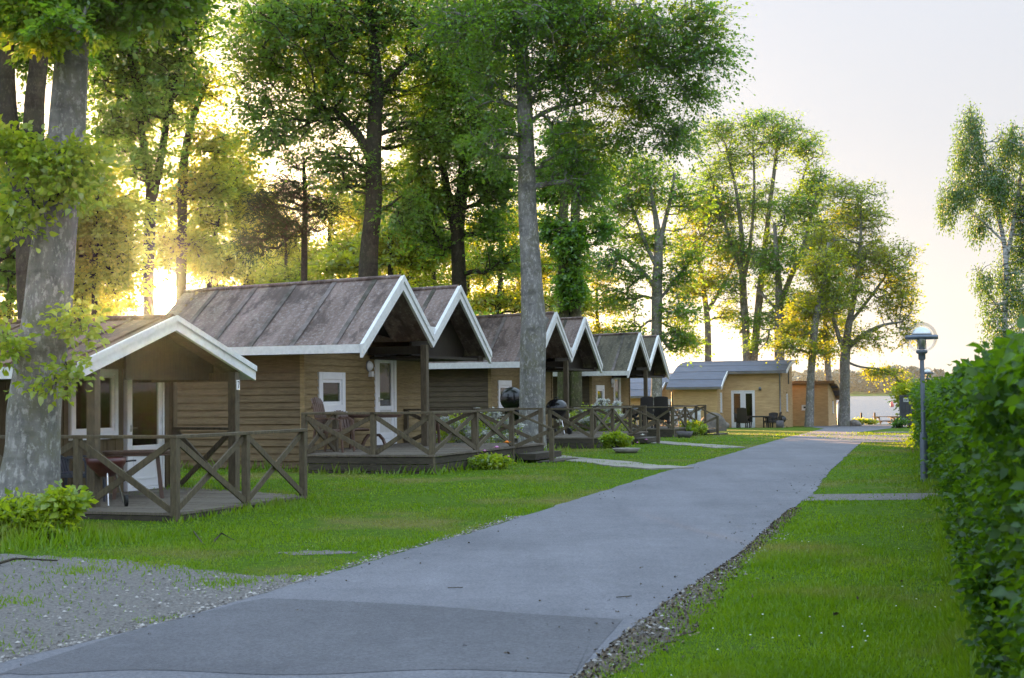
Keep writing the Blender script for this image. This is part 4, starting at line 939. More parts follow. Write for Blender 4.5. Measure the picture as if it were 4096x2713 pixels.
tree('beech_tree', 'tall smooth grey beech standing in the lawn between the first two twin-gabled cabins', 39,
     [[(1232, 1052, 74), (1231, 1000, 62), (1230, 900, 58), (1232, 790, 60), (1234, 740, 58), (1228, 650, 50), (1220, 500, 44), (1217, 400, 40), (1215, 300, 36), (1212, 200, 34), (1205, 100, 28), (1196, 0, 24), (1190, -160, 15)],
      [(1242, 775, 22), (1256, 745, 18), (1266, 735, 12)], [(1212, 210, 20), (1290, 150, 16), (1400, 100, 13), (1500, 60, 9)], [(1214, 160, 18), (1180, 90, 15), (1120, 50, 11), (1050, 30, 8)], [(1214, 290, 12), (1270, 250, 10), (1340, 240, 7)]],
     [(1260, 60, 170, 80), (1050, 50, 120, 70), (1450, 60, 150, 70), (1610, 40, 90, 55), (1580, 150, 90, 70), (1420, 190, 120, 70), (1130, 200, 80, 70), (1330, 290, 80, 60), (1490, 260, 90, 55), (1600, 215, 55, 40), (1640, 110, 50, 60), (1300, -130, 330, 110), (1560, 300, 60, 35), (1180, 300, 50, 40), (1280, 180, 120, 80), (1340, 380, 70, 60), (1300, 20, 160, 60), (1500, 120, 120, 70), (1350, 120, 120, 60), (1150, 60, 90, 90), (1290, 400, 55, 45), (1175, 370, 45, 40), (1350, 460, 45, 35), (1430, 330, 75, 45), (1130, 320, 60, 45), (1560, 330, 60, 30)], 2300, 78000, .092, 'leaf', 'beech', .42, seed=12, sides=20, knob=.035)
for (xx, sd_, lb) in ((1303, 13, 'left of two ivy-clad trunks behind the middle twin-gabled roof'), (1331, 14, 'right of two ivy-clad trunks behind the middle twin-gabled roof')):
    tree('ivy_tree', lb, 56, [[(xx, 1000, 30), (xx, 740, 28), (xx-2, 560, 26), (xx, 420, 18), (xx+10, 300, 9)]],
         [(xx+(-25 if sd_ == 13 else 35), 420, 65, 70), (xx, 330, 60, 50), (xx, 560, 12, 60, 0, 2), (xx, 660, 11, 60, 0, 2.5), (xx+(-30 if sd_ == 13 else 50), 530, 45, 45)], 420, 11000, .15, 'leaf', 'mossbark', .22, seed=sd_, zup=.1)
tree('beech_tree', 'tall spreading grey tree with bare lower limbs behind the farthest twin-gabled cabin', 76,
     [[(1518, 1000, 26), (1518, 775, 25), (1518, 680, 24), (1521, 600, 22), (1522, 545, 17), (1512, 480, 11), (1500, 420, 7)], [(1521, 600, 12), (1530, 540, 11), (1548, 470, 9), (1560, 400, 6)], [(1517, 670, 11), (1490, 630, 10), (1450, 600, 8), (1410, 575, 5)], [(1519, 620, 10), (1490, 560, 9), (1470, 500, 7), (1440, 430, 4)], [(1518, 700, 8), (1560, 650, 6), (1590, 610, 4)]],
     [(1500, 440, 100, 60), (1430, 480, 70, 60), (1590, 470, 60, 60), (1420, 600, 60, 60), (1430, 690, 60, 30), (1570, 720, 55, 40), (1480, 390, 70, 40), (1560, 780, 45, 35), (1590, 600, 45, 40), (1500, 560, 80, 40), (1410, 380, 50, 50), (1450, 760, 40, 30), (1565, 650, 50, 50), (1590, 790, 35, 30), (1470, 640, 40, 40)], 1300, 19000, .20, 'leaf', 'beech', .45, seed=15, dj=.8)
tree('beech_tree', 'slender forked tree left behind the double-door chalet roof', 101,
     [[(1637, 1000, 17), (1637, 838, 16), (1636, 760, 15), (1633, 715, 13), (1622, 640, 9), (1606, 560, 6)], [(1634, 720, 10), (1660, 680, 9), (1688, 630, 7), (1705, 580, 4)]],
     [(1610, 560, 60, 70), (1690, 590, 45, 60), (1590, 670, 45, 35), (1640, 480, 60, 50), (1570, 740, 35, 30, 0, .6), (1650, 650, 50, 35), (1600, 790, 30, 22), (1680, 720, 30, 30)], 800, 12500, .21, 'leaf_yel', 'beech', .45, seed=16)
tree('beech_tree', 'tallest fan-shaped tree with a twin trunk behind the double-door chalet', 99,
     [[(1730, 1000, 21), (1728, 838, 20), (1722, 730, 18), (1716, 655, 16), (1716, 560, 12), (1705, 450, 8), (1680, 350, 4)], [(1740, 860, 18), (1752, 720, 18), (1760, 640, 15), (1776, 500, 11), (1792, 380, 8), (1800, 300, 4)], [(1716, 640, 9), (1690, 560, 8), (1660, 470, 5), (1640, 400, 3)], [(1758, 640, 10), (1800, 560, 8), (1840, 460, 6), (1870, 370, 4)], [(1722, 640, 9), (1738, 540, 8), (1745, 430, 6), (1740, 330, 4)]],
     [(1700, 360, 80, 60), (1800, 320, 90, 50), (1740, 470, 100, 60), (1650, 420, 60, 60), (1860, 350, 50, 50), (1760, 280, 80, 28), (1690, 560, 60, 45), (1870, 440, 40, 50), (1600, 330, 30, 40, 0, .6), (1660, 300, 50, 30), (1720, 740, 45, 35, 0, .8), (1800, 560, 60, 50), (1690, 660, 50, 45), (1785, 670, 45, 40), (1750, 590, 70, 40), (1660, 500, 50, 50)], 2000, 26000, .20, 'leaf', 'beech', .42, seed=17, dj=.8)
tree('beech_tree', 'thick dark-trunked tree at the right end of the double-door chalet roof', 97,
     [[(1802, 1000, 25), (1802, 838, 24), (1802, 730, 22), (1802, 690, 18), (1796, 600, 12), (1790, 520, 8)], [(1803, 700, 14), (1828, 640, 12), (1858, 570, 10), (1880, 480, 7), (1890, 420, 4)], [(1802, 720, 8), (1770, 690, 7), (1745, 660, 4)]],
     [(1850, 490, 70, 60), (1890, 430, 40, 50), (1780, 620, 50, 45), (1860, 600, 70, 50), (1780, 740, 50, 30), (1830, 700, 50, 40), (1900, 540, 45, 50), (1750, 790, 35, 22), (1850, 770, 45, 30)], 1000, 16000, .20, 'leaf', 'beech', .42, seed=18)
tree('beech_tree', 'slanting slim tree standing right in front of the low chalet wall', 85,
     [[(1870, 985, 22), (1873, 900, 18), (1880, 780, 17), (1890, 720, 15), (1905, 640, 10), (1915, 560, 6)]],
     [(1900, 620, 60, 55), (1860, 720, 55, 40), (1930, 690, 45, 45), (1830, 800, 45, 25), (1900, 810, 40, 25), (1840, 760, 40, 30)], 600, 10000, .19, 'leaf_yel', 'beech', .40, seed=19)
tree('beech_tree', 'yellow-leaved tree growing behind the low chalet roof end', 96,
     [[(1918, 1000, 16), (1915, 880, 15), (1911, 800, 13), (1905, 720, 9), (1915, 640, 6)]],
     [(1930, 580, 50, 60), (1900, 780, 40, 35), (1930, 740, 40, 45), (1950, 500, 40, 40), (1890, 690, 40, 40)], 450, 8000, .2, 'leaf_yel', 'beech', .42, seed=20)
tree('beech_tree', 'sunlit-trunk tree at the water with a long branch hanging over the lake', 87,
     [[(1952, 990, 32), (1952, 960, 26), (1953, 880, 24), (1953, 815, 23), (1962, 750, 15), (1980, 660, 11), (1990, 560, 8), (1990, 480, 4)], [(1953, 815, 12), (1935, 770, 10), (1920, 710, 8), (1915, 640, 5)], [(1955, 810, 12), (1990, 775, 10), (2040, 750, 7), (2080, 745, 4)], [(1954, 835, 6), (1990, 850, 5), (2040, 852, 4), (2075, 875, 3)], [(1962, 750, 8), (2010, 690, 7), (2060, 620, 5)]],
     [(1990, 500, 75, 60), (1900, 560, 60, 60), (1880, 700, 60, 50), (2080, 650, 50, 60), (2045, 600, 70, 60), (2070, 700, 50, 50), (1970, 660, 75, 60), (1950, 440, 60, 30), (2100, 580, 20, 20), (2095, 760, 30, 40), (2040, 860, 45, 12, 0, 2.), (2085, 890, 18, 16, 0, 4.), (2000, 780, 60, 30), (2030, 430, 35, 25, 0, .25), (1985, 590, 70, 50)], 1800, 22000, .18, 'leaf_yel', 'beech', .36, seed=21, dj=.8, zup=.2)
tree('birch_tree', 'drooping white-barked birch at the right edge above the hedge', 58,
     [[(2318, 1010, 15), (2320, 780, 14), (2326, 640, 13), (2322, 560, 11), (2300, 470, 9), (2276, 390, 7), (2256, 300, 5), (2240, 250, 3)], [(2324, 610, 10), (2345, 500, 9), (2362, 390, 7), (2375, 290, 4)], [(2322, 560, 6), (2280, 520, 5), (2230, 470, 3)], [(2321, 730, 6), (2290, 690, 5), (2262, 640, 3)]],
     [(2240, 270, 38, 45), (2330, 320, 45, 50), (2290, 390, 50, 45), (2345, 450, 55, 60), (2220, 430, 45, 30), (2190, 470, 25, 25), (2265, 500, 45, 35), (2350, 570, 60, 60), (2270, 630, 35, 25), (2290, 700, 35, 25), (2365, 700, 50, 60), (2420, 400, 50, 140), (2340, 640, 60, 50), (2300, 420, 50, 60), (2320, 760, 50, 40), (2370, 500, 40, 80), (2230, 340, 40, 50), (2350, 330, 40, 60), (2200, 440, 40, 40), (2240, 400, 40, 40), (2260, 330, 35, 40)], 1250, 37000, .10, 'leaf_birch', 'birch', .16, seed=22, droop=.9, cat='birch', narrow=.5, flat=1.)
# bright yellow shrub at the base of the near beech
foliage_only('beech_shrub', 'bright yellow-green shrub at the foot of the huge pale beech', 'shrub', spray('', 17.9, [(40, 1188, 75, 30), (90, 1208, 70, 20), (150, 1165, 20, 28), (10, 1200, 60, 25)], 0, 130, 0, '', 5, None), 2800, .10, .12, 'leaf_bush', 31)
# woodland behind: one mesh copied, each copy its own tree
bgt = tree('background_tree', 'hazy woodland tree far behind the low cabin, at the left edge', 74, [[(20, 1000, 22), (20, 700, 18), (30, 500, 12), (20, 380, 6)]],
           [(20, 420, 90, 80), (-40, 540, 80, 70), (80, 550, 80, 70), (20, 640, 100, 50), (50, 720, 60, 30), (-20, 720, 60, 30)], 620, 15000, .2, 'leaf_yel', 'darkbark', .5, 'woodland trees behind the cabins', seed=41, dj=.5)
bgy = tree('background_tree', 'hazy light-leaved woodland tree behind the middle twin-gabled cabin', 80, [[(1150, 1000, 14), (1150, 740, 12), (1160, 600, 9), (1150, 480, 5)]],
           [(1150, 520, 60, 50), (1100, 600, 55, 45), (1200, 610, 60, 45), (1150, 690, 80, 35), (1230, 700, 40, 30)], 420, 7500, .2, 'leaf_yel', 'darkbark', .5, 'woodland trees behind the cabins', seed=42, dj=.5)
for src, x, Y, sc_, rz, lb in (
        (bgt, 190, 66, .8, 2., 'hazy woodland tree straight behind the yellow-green young tree'),
        (bgt, 620, 86, 1.0, .7, 'hazy woodland tree behind the pine, left side'),
        (bgt, 770, 80, .95, 3.3, 'hazy woodland tree between the pine and the broad beech'),
        (bgy, 660, 68, .8, 5.1, 'low light tree just behind the pine trunk'),
        (bgt, 950, 84, 1.05, 5.2, 'hazy woodland tree right behind the broad beech'),
        (bgy, 1010, 72, .95, 2.2, 'light-leaved woodland tree left behind the forked beech'),
        (bgy, 850, 66, .9, .4, 'gold-leaved woodland tree half hidden by the broad beech trunk'),
        (bgy, 1090, 86, 1.0, 4.1, 'gold-leaved woodland tree half hidden by the forked beech trunk'),
        (bgy, 1290, 78, .95, 5.6, 'light woodland tree seen between the two ivy-clad trunks and the smooth beech'),
        (bgy, 1390, 88, .8, 3.2, 'light-leaved woodland tree right of the ivy-clad trunks'),
        (bgt, 1220, 92, 1.0, 1.4, 'hazy woodland tree directly behind the tall smooth grey beech'),
        (bgt, -120, 90, 1.1, 1., 'woodland tree at the far left behind the dark forked beech'),
        (bgt, 235, 84, .9, 4.4, 'gold-lit woodland tree left of the sun, behind the slim straight tree'),
        (bgt, 565, 78, .85, .2, 'gold-lit woodland tree right of the sun, above the brown roof'),
        (bgt, 860, 96, 1.1, .2, 'faint woodland tree straight behind the broad beech trunk'),
        (bgt, 480, 95, .8, 2.6, 'small woodland tree on the skyline right of the sun')):
    c = copy_tree(src); p = aq(x, 900, Y); c.location = (p.x, Y, g(Y)); c.rotation_euler = (0, 0, rz); c.scale = (sc_,)*3; c['label'] = lb

for k, (x, y, sc_) in enumerate(((27, 45, .9), (33, 61, .95), (41, 52, .9), (43, 72, 1.), (37, 84, .9), (52, 64, 1.))):
    c = copy_tree(bgt); c.location = (x, y, g(y)); c.rotation_euler = (0, 0, k*1.3); c.scale = (sc_,)*3; c['group'] = 'woodland trees beyond the right hedge'
    c['label'] = 'woodland tree beyond the right hedge, mirrored in the cabin windows'
for k, (x, y) in enumerate(((-10.2, 59), (-6.6, 57), (-2.8, 60))):  # unseen shrubs added to keep a low sun shaft off the road
    rs = np.random.default_rng(300+k); P = [(x+rs.normal()*1.1, y+rs.normal()*.9, g(y)+.4+rs.random()*4.3) for _ in range(110)]
    foliage_only('sun_block_shrub', ('left', 'middle', 'right')[k]+' one of three unseen shrubs added behind the nearest twin-gabled cabin to block the sun', 'shrub', P, 11000, .16, .4, 'leaf', 310+k, group='unseen shrubs added to block the sun', origin=(x, y, g(y)))
# ------------------------------------------------------------------ hedges on the right
HD = Vector((.262, .965, 0)).normalized(); HN = Vector((HD.y, -HD.x, 0))
def hedge(name, label, p0, length, hfn, wid, n, size, spread, mat, seed, core='leaf_deep', HD=HD):
    HN = Vector((HD.y, -HD.x, 0))
    rs = np.random.default_rng(seed); o = np.array([p0[0], p0[1], g(p0[1])]); m = int(n/22)+30; hd = np.array([HD.x, HD.y, 0]); hn = np.array([HN.x, HN.y, 0])
    t = rs.random(m)*length; side = rs.random(m); C = []
    for k in range(m):
        h = hfn(t[k]); w = wid*(1+.12*math.sin(t[k]*1.7+seed)); zz = rs.random()*h; 
        if side[k] < .55: a = .12+rs.random()*.14-.13*math.sin(t[k]*2.3)*math.sin(zz*3)+.07*math.sin(t[k]*6.1+zz*4)
        elif side[k] < .9: a = rs.random()*w; zz = h-rs.random()*.12
        else: a = w-rs.random()*.1
        y = o[1]+hd[1]*t[k]+hn[1]*a; C.append(hd*t[k]+hn*a+np.array([0, 0, zz+g(y)-g(o[1])]))
    root = empty(name, o, 0, label, 'hedge'); V, tn = leaves(np.array(C), n, rs, size, spread, .8, tilt=1.1, oval=True); link('foliage', fast_mesh('foliage', V, 6, tn), M[mat], root)
    # inner mass of shaded leaves and stems
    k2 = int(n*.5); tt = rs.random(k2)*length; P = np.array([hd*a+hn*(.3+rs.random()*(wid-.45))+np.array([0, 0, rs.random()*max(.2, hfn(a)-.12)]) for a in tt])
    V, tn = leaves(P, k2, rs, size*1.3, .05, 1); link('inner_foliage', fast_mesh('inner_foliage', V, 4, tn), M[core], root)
    mb = MB()
    for k in range(int(length*3)):
        a = rs.random()*length; b = .3+rs.random()*(wid-.5); q = hd*a+hn*b; e = q+np.array([rs.normal()*.15, rs.normal()*.15, hfn(a)*.85]); mb.tube([q-np.array([0, 0, .1]), (q+e)/2+rs.normal(size=3)*.05, e], [.02, .014, .006], 5, False)
    mb.build('stem', M['darkbark'], root)
    return root
HX, HY = 1.56, 4.6
def nh(t): return 1.74+.05*min(t, 3)/3+.05*math.sin(t*1.3)+.04*math.sin(t*3.9+1)-max(0, t-4)*.014
hedge('hedge', 'big-leaved near hedge filling the lower right corner', (HX, HY), 18.6, nh, 1.9, 105000, .056, .05, 'leaf_hedge', 51)
hl = gq(2137, 1118)
hedge('hedge', 'clipped darker far hedge just behind the near lamp post', (hl.x+.22-.249*3.5, hl.y-3.5), 24.5, lambda t: 1.50+.06*math.sin(t*.9)+.05*math.sin(t*3.1), 1.6, 60000, .085, .09, 'leaf_hedge', 52, HD=Vector((.2416, .9704, 0)))
# ragged shoots sticking out of the near hedge top
C = []
r_ = np.random.default_rng(77)
for k in range(46):
    t = r_.uniform(.3, 9); a = r_.uniform(.0, 1.2); b = np.array([HX, HY, 0])+np.array([HD.x, HD.y, 0])*t+np.array([HN.x, HN.y, 0])*a; top = nh(t)+r_.uniform(.02, .16)
    for z in np.arange(nh(t)-.1, top, .06): C.append(b+np.array([r_.normal()*.02, r_.normal()*.02, z]))
foliage_only('hedge_shoot', 'loose leafy shoots sticking up out of the near hedge top', 'shoots', C, 1500, .055, .03, 'leaf_hedge', 53, twig=False)
# yellow bush between far hedge and dark container
foliage_only('lakeside_bush', 'yellow-green bush beside the dark waste container', 'shrub', spray('', 79, [(2100, 930, 26, 22), (2120, 900, 30, 20), (2090, 905, 14, 12), (2130, 950, 20, 30)], 0, 150, 0, '', 6, None), 4200, .17, .25, 'leaf_yel', 61, origin=(aq(2110, 980, 79).x, 79, g(79)))
# ------------------------------------------------------------------ furniture and small things
def slat_chair(name, loc, rz, label, mat, tall=True, cat='chair', group=None, sc=1.):
    r = empty(name, loc, rz, label, cat, group); r.scale = (sc,)*3; m = M[mat]; H = 1.12 if tall else .84
    mb = MB()
    for k in range(6): mb.box(-.23, .23, -.23+k*.078, -.23+k*.078+.062, .41+.004*k, .435+.004*k)
    mb.box(-.25, -.23, -.24, .24, .38, .43).box(.23, .25, -.24, .24, .38, .43); mb.build('seat', m, r, bev=.004)
    mb = MB(); W_ = .44
    for k in range(6):
        x = -.2+k*.08; pts = [(x, .25, .44), (x*1.04, .30, .62), (x*1.0, .38, H-.16), (x*.8, .43, H-.02-.04*abs(k-2.5)/2.5)]
        for a, b in zip(pts, pts[1:]): mb.beam(a, b, .062, .02, (0, 1, .3))
    for z, y in ((.56, .30), (H-.22, .385)): mb.beam((-.24, y+.01, z), (.24, y+.01, z), .02, .05)
    mb.build('backrest', m, r)
    for s in (-1, 1):
        mb = MB(); pts = [(s*.27, .30, .66), (s*.29, .05, .67), (s*.29, -.2, .66), (s*.285, -.27, .62)]
        for a, b in zip(pts, pts[1:]): mb.beam(a, b, .055, .025)
        mb.build('armrest', m, r)
        MB().beam((s*.285, -.26, .64), (s*.25, -.30, 0), .05, .03).build('leg', m, r)
        MB().beam((s*.26, .28, .66), (s*.27, .36, 0), .05, .03).build('leg', m, r)
    return r
def oval_table(name, loc, rz, label, mat, rx=.5, ry=.38, h=.72, pedestal=False, cat='table'):
    r = empty(name, loc, rz, label, cat); m = M[mat]; n = 28
    P = [(rx*math.copysign(abs(math.cos(t))**.75, math.cos(t)), ry*math.copysign(abs(math.sin(t))**.75, math.sin(t))) for t in [2*math.pi*k/n for k in range(n)]]
    mb = MB(); mb.prism(P, 'z', h-.035, h); mb.prism([(x*.95, y*.95) for x, y in P], 'z', h-.075, h-.037); mb.build('tabletop', m, r, bev=.006)
    if pedestal:
        MB().tube([(0, 0, .1), (0, 0, .68)], .045, 12).build('pedestal', m, r)
        for k in range(4):
            a = math.pi/4+k*math.pi/2; c, s = math.cos(a), math.sin(a); mb = MB(); pr = [(.03, .26), (.16, .27), (.28, .17), (.36, .02)]
            for (d0, z0), (d1, z1) in zip(pr, pr[1:]): mb.beam((c*d0, s*d0, z0), (c*d1, s*d1, z1), .05, .05)
            mb.build('foot', m, r)
    else:
        for sx in (-1, 1):
            for sy in (-1, 1): MB().beam((sx*rx*.55, sy*ry*.5, h-.06), (sx*rx*.68, sy*ry*.62, 0), .055, .055).build('leg', m, r)
    return r
def kettle(name, loc, rz, label, bowl='black', lid=True, lid_open=False, cat='barbecue', sc=1., legs='chrome'):
    r = empty(name, loc, rz, label, cat); r.scale = (sc,)*3; zc = .62
    MB().lathe([(.001, zc-.22), (.12, zc-.2), (.21, zc-.12), (.27, zc-.02), (.285, zc+.06), (.275, zc+.06), (.2, zc-.08), (.001, zc-.16)], n=24).build('bowl', M[bowl], r)
    if lid:
        L = MB().lathe([(.29, 0), (.285, .03), (.25, .12), (.17, .19), (.07, .225), (.001, .23)], n=24); L.tube([(-.06, 0, .225), (-.05, 0, .27), (.05, 0, .27), (.06, 0, .225)], .012, 6)
        o = L.build('lid', M[bowl], r, (0, 0, zc+.065))
        if lid_open: o.location = (-.27, 0, zc+.32); o.rotation_euler = (0, R(-78), 0)
    for k in range(3):
        a = 2*math.pi*k/3+.5; c, s = math.cos(a), math.sin(a); MB().tube([(c*.16, s*.16, zc-.14), (c*.30, s*.30, .02)], .013, 8).build('leg', M[legs], r)
    for s in (-1, 1):
        o = MB().tube([(-.02, 0, 0), (.02, 0, 0)], .08, 16).build('wheel', M['blackmat'], r, (s*.25, -.2, .08))
    MB().tube([(.27, 0, zc), (.36, .0, zc+.01), (.42, 0, zc+.01)], .013, 6).build('handle', M['blackmat'], r)
    return r
def D(u, v, z):
    d = ray(u, v); t = (z-EYE)/d[2]; return Vector((d[0]*t, d[1]*t, z))
# low cabin porch
slat_chair('plastic_chair', D(78, 503, .15), R(80), 'dark blue slatted plastic chair half hidden by the near beech trunk', 'plastic_navy', False)
oval_table('porch_table', D(138, 498, .15), .25, 'dark brown oval table on the low cabin porch in front of the glass door', 'plastic_brown', .52, .36)
kettle('barbecue', D(106, 506, .15), .4, 'dark red bowl barbecue without lid behind the low cabin rail, silver legs', 'red', lid=False)
# first twin-gabled cabin
slat_chair('plastic_chair', D(335, 452, EYE-1.09), R(70), 'tall brown slatted plastic chair on the nearest twin-gabled cabin deck', 'plastic_brown')
slat_chair('plastic_chair', D(353, 449.5, EYE-1.09), R(50), 'second brown plastic chair, pushed behind the tall one at the square window', 'plastic_brown', False)
oval_table('porch_table', D(374, 447.5, EYE-1.09), .1, 'brown pedestal table with arched feet on the nearest twin-gabled cabin deck', 'plastic_brown', .62, .45, pedestal=True)
oval_table('side_stand', tf(twin, 1.62, .7), twin.rotation_euler[2], 'narrow dark stand against the wall, right of the glass door of the nearest twin-gabled cabin', 'plastic_brown', .2, .2, .7)
# smoker with open lid beside the tall grey beech
p = at(393, 437, 39)
def on_ground(u, v, Y, dz=0): q = at(u, v, Y); return Vector((q.x, Y, g(Y)+dz))
kettle('barbecue', D(516, 437.5, EYE-1.17), 1.2, 'black kettle barbecue with its lid tipped open, left of the tall grey beech trunk', 'black', lid_open=True, sc=1.15)
kettle('barbecue', D(557, 434.5, EYE-1.17), .7, 'shiny black kettle barbecue with closed lid on the middle cabin deck', 'black', sc=1.15)
kettle('barbecue', D(633, 427.5, EYE-1.26), .7, 'small dark kettle barbecue on the farthest brown cabin deck beside the black chairs', 'black', sc=.9)
def rattan_chair(name, loc, rz, label, group=None, sc=1, H=1.12):
    r = empty(name, loc, rz, label, 'chair', group); r.scale = (sc,)*3
    MB().box(-.27, .27, -.25, .27, .33, .45).build('seat', M['rattan'], r, bev=.02)
    mb = MB(); n = 8; P = [(-.28+.56*k/n, .24+.06*math.sin(math.pi*k/n)) for k in range(n+1)]
    for (xa, ya), (xb, yb_) in zip(P, P[1:]):
        mb.add([(xa, ya, .4), (xb, yb_, .4), (xb*1.02, yb_+.12, H-.05*abs(xb/.28)**3), (xa*1.02, ya+.12, H-.05*abs(xa/.28)**3), (xa, ya+.04, .4), (xb, yb_+.04, .4), (xb*1.02, yb_+.16, H-.05*abs(xb/.28)**3), (xa*1.02, ya+.16, H-.05*abs(xa/.28)**3)],
               [(0, 1, 2, 3), (4, 7, 6, 5), (3, 2, 6, 7), (0, 3, 7, 4), (1, 5, 6, 2), (0, 4, 5, 1)])
    mb.build('backrest', M['rattan'], r)
    for s in (-1, 1):
        a, b = sorted((s*.27, s*.33)); MB().box(a, b, -.25, .27, .6, .66).build('armrest', M['rattan'], r, bev=.01)
        for y in (-.24, .24): MB().beam((s*.29, y, .62), (s*.27, y*1.05, 0), .05, .05).build('leg', M['rattan'], r)
    return r
rattan_chair('woven_chair', D(643.5, 428.0, EYE-1.26), R(200), 'left of two high-backed black chairs on the farthest brown cabin deck', 'black chairs on the farthest brown cabin deck', .9, 1.3)
rattan_chair('woven_chair', D(662, 428.2, EYE-1.26), R(170), 'right of two high-backed black chairs on the farthest brown cabin deck', 'black chairs on the farthest brown cabin deck', .9, 1.3)
oval_table('porch_table', D(655, 425.5, EYE-1.26), 0, 'dark table behind the two high-backed black chairs', 'rattan', .7, .45)
slat_chair('plastic_chair', D(672, 426, EYE-1.26), R(90), 'pale wooden chair with light armrests, right of the two black chairs', 'deck', False)
# chalet terrace
oval_table('dining_table', tf(ch1, 4.75, .45), ch1.rotation_euler[2], 'black woven dining table on the chalet terrace', 'rattan', .75, .42)
for dx, dy_, rz, lb, H in ((3.95, .1, 175, 'high-backed black woven chair nearest the chalet double doors', 1.2), (3.75, .75, 90, 'low black woven chair behind the high-backed one at the chalet doors', .9), (5.3, .95, -20, 'black woven chair on the wall side of the chalet dining table', .9), (5.6, .35, -90, 'black woven chair at the right end of the chalet dining table', .95)):
    rattan_chair('woven_chair', tf(ch1, dx, dy_), ch1.rotation_euler[2]+R(rz), lb, 'black woven chairs round the chalet table', 1, H)
kettle('barbecue', tf(ch1, 5.05-.0+.95, .75), .3, 'small black kettle barbecue by the chalet terrace table', 'black', sc=.8)
MB().lathe([(.001, 0), (.2, 0), (.22, .2), (.2, .45), (.001, .46)], n=14).build('barrel', M['pot'], None, None)
b_ = bpy.data.objects['barrel']; b_.location = tf(ch1, 6.05, -.3, 0.02); tag(b_, 'grey metal bucket at the right end of the chalet terrace', 'bucket')
# ------------------------------------------------------------------ bushes, flowers, stones
def bushpts(c, rx, ry, rz, n, seed): 
    rs = np.random.default_rng(seed); o = []
    for k in range(n):
        v = rs.normal(size=3); v /= np.linalg.norm(v); v *= rs.random()**.4; o.append((c[0]+v[0]*rx, c[1]+v[1]*ry, c[2]+rz*.55+v[2]*rz*.5))
    return o
def flower_bush(label, c, rx, ry, rz, seed, n=3000, fl=2600, matf='blossom'):
    P = bushpts(c, rx, ry, rz, 120, seed); r = foliage_only('flowering_shrub', label, 'shrub', P, n, .07, .12, 'leaf_bush', seed, origin=c)
    rs = np.random.default_rng(seed+1); A = np.array(P)-np.array(c); 
    arch = []
    for a in A[::3]:
        for t in np.linspace(0, 1, 7): arch.append(a*(1+.22*t)+np.array([0, 0, .16*t-.22*t*t]))
    V, tn = leaves(np.array(arch), fl*2, rs, .06, .05, .6); link('blossom', fast_mesh('blossom', V, 4, tn), M[matf], r); return r
c = at(473, 440, 37.2); c.z = g(c.y); flower_bush('white-flowering shrub behind the nearest twin-gabled cabin deck rail', c, 1.05, .8, 1.0, 71, 3000, 7000)
c = at(596, 430, 50.5); c.z = g(c.y); flower_bush('white-flowering shrub between the middle and farthest brown cabins', c, 1.2, 1.0, 1.15, 72, 3600, 10000)
def bed(label, q, rx, rz, seed, n=1800, size=.07, mat='leaf_bush', flowers=()):
    c = Vector((q.x, q.y, g(q.y))); P = bushpts(c, rx, rx*.7, rz, 60, seed); r = foliage_only('flower_clump', label, 'plant', P, n, size, .06, mat, seed, origin=c)
    for (dx, dy_, dz, m_, rr) in flowers:
        mb = MB(); 
        for k in range(6):
            a = k*math.pi/3; mb.add([(0, 0, 0), (rr*math.cos(a-.4), rr*math.sin(a-.4), rr*.35), (rr*1.3*math.cos(a), rr*1.3*math.sin(a), rr*.25), (rr*math.cos(a+.4), rr*math.sin(a+.4), rr*.35)], [(0, 1, 2, 3)])
        mb.lathe([(.001, 0), (rr*.55, .0), (rr*.5, rr*.5), (.001, rr*.7)], n=8); mb.build('flower', M[m_], r, (dx, dy_, dz))
    return r
bed('leafy clump with an orange and a pink flower before the nearest twin-gabled deck', gq(1135, 1085), .36, .27, 81, 1900, flowers=((.32, -.1, .52, 'orange', .07), (.12, -.1, .42, 'pink', .07), (-.12, -.1, .36, 'pink', .05), (.35, -.2, .25, 'pink', .035)))
pl = bed('clump of white flowers low on the lawn before the nearest deck', gq(1125, 1082)+Vector((0, -.45, 0)), .24, .12, 82, 500, .05, 'blossom')
bed('bright green bush before the middle cabin deck', gq(1422, 1036), .44, .4, 83, 3600, flowers=((.75, -.1, .35, 'whitepetal', .06), (.85, -.1, .22, 'pink', .05), (.6, -.2, .15, 'pink', .04)))
bed('green bush in a dark pot before the farthest brown cabin deck', gq(1597, 1008), .6, .52, 84, 3600)
mb = MB().lathe([(.001, 0), (.22, 0), (.30, .22), (.27, .22), (.2, .05), (.001, .05)], n=16); mb.build('planter', M['pot'], None); q = gq(1583, 1012); b_ = bpy.data.objects['planter']; b_.location = (q.x, q.y, q.z); tag(b_, 'dark bowl planter at the foot of the bush before the farthest brown cabin', 'planter')
mb = MB().lathe([(.001, 0), (.25, 0), (.36, .12), (.33, .12), (.2, .04), (.001, .04)], n=16); o = mb.build('planter', M['slab'], None); q = gq(1448, 1047); o.location = (q.x, q.y, q.z); tag(o, 'shallow pale stone bowl beside the bright green bush', 'planter')
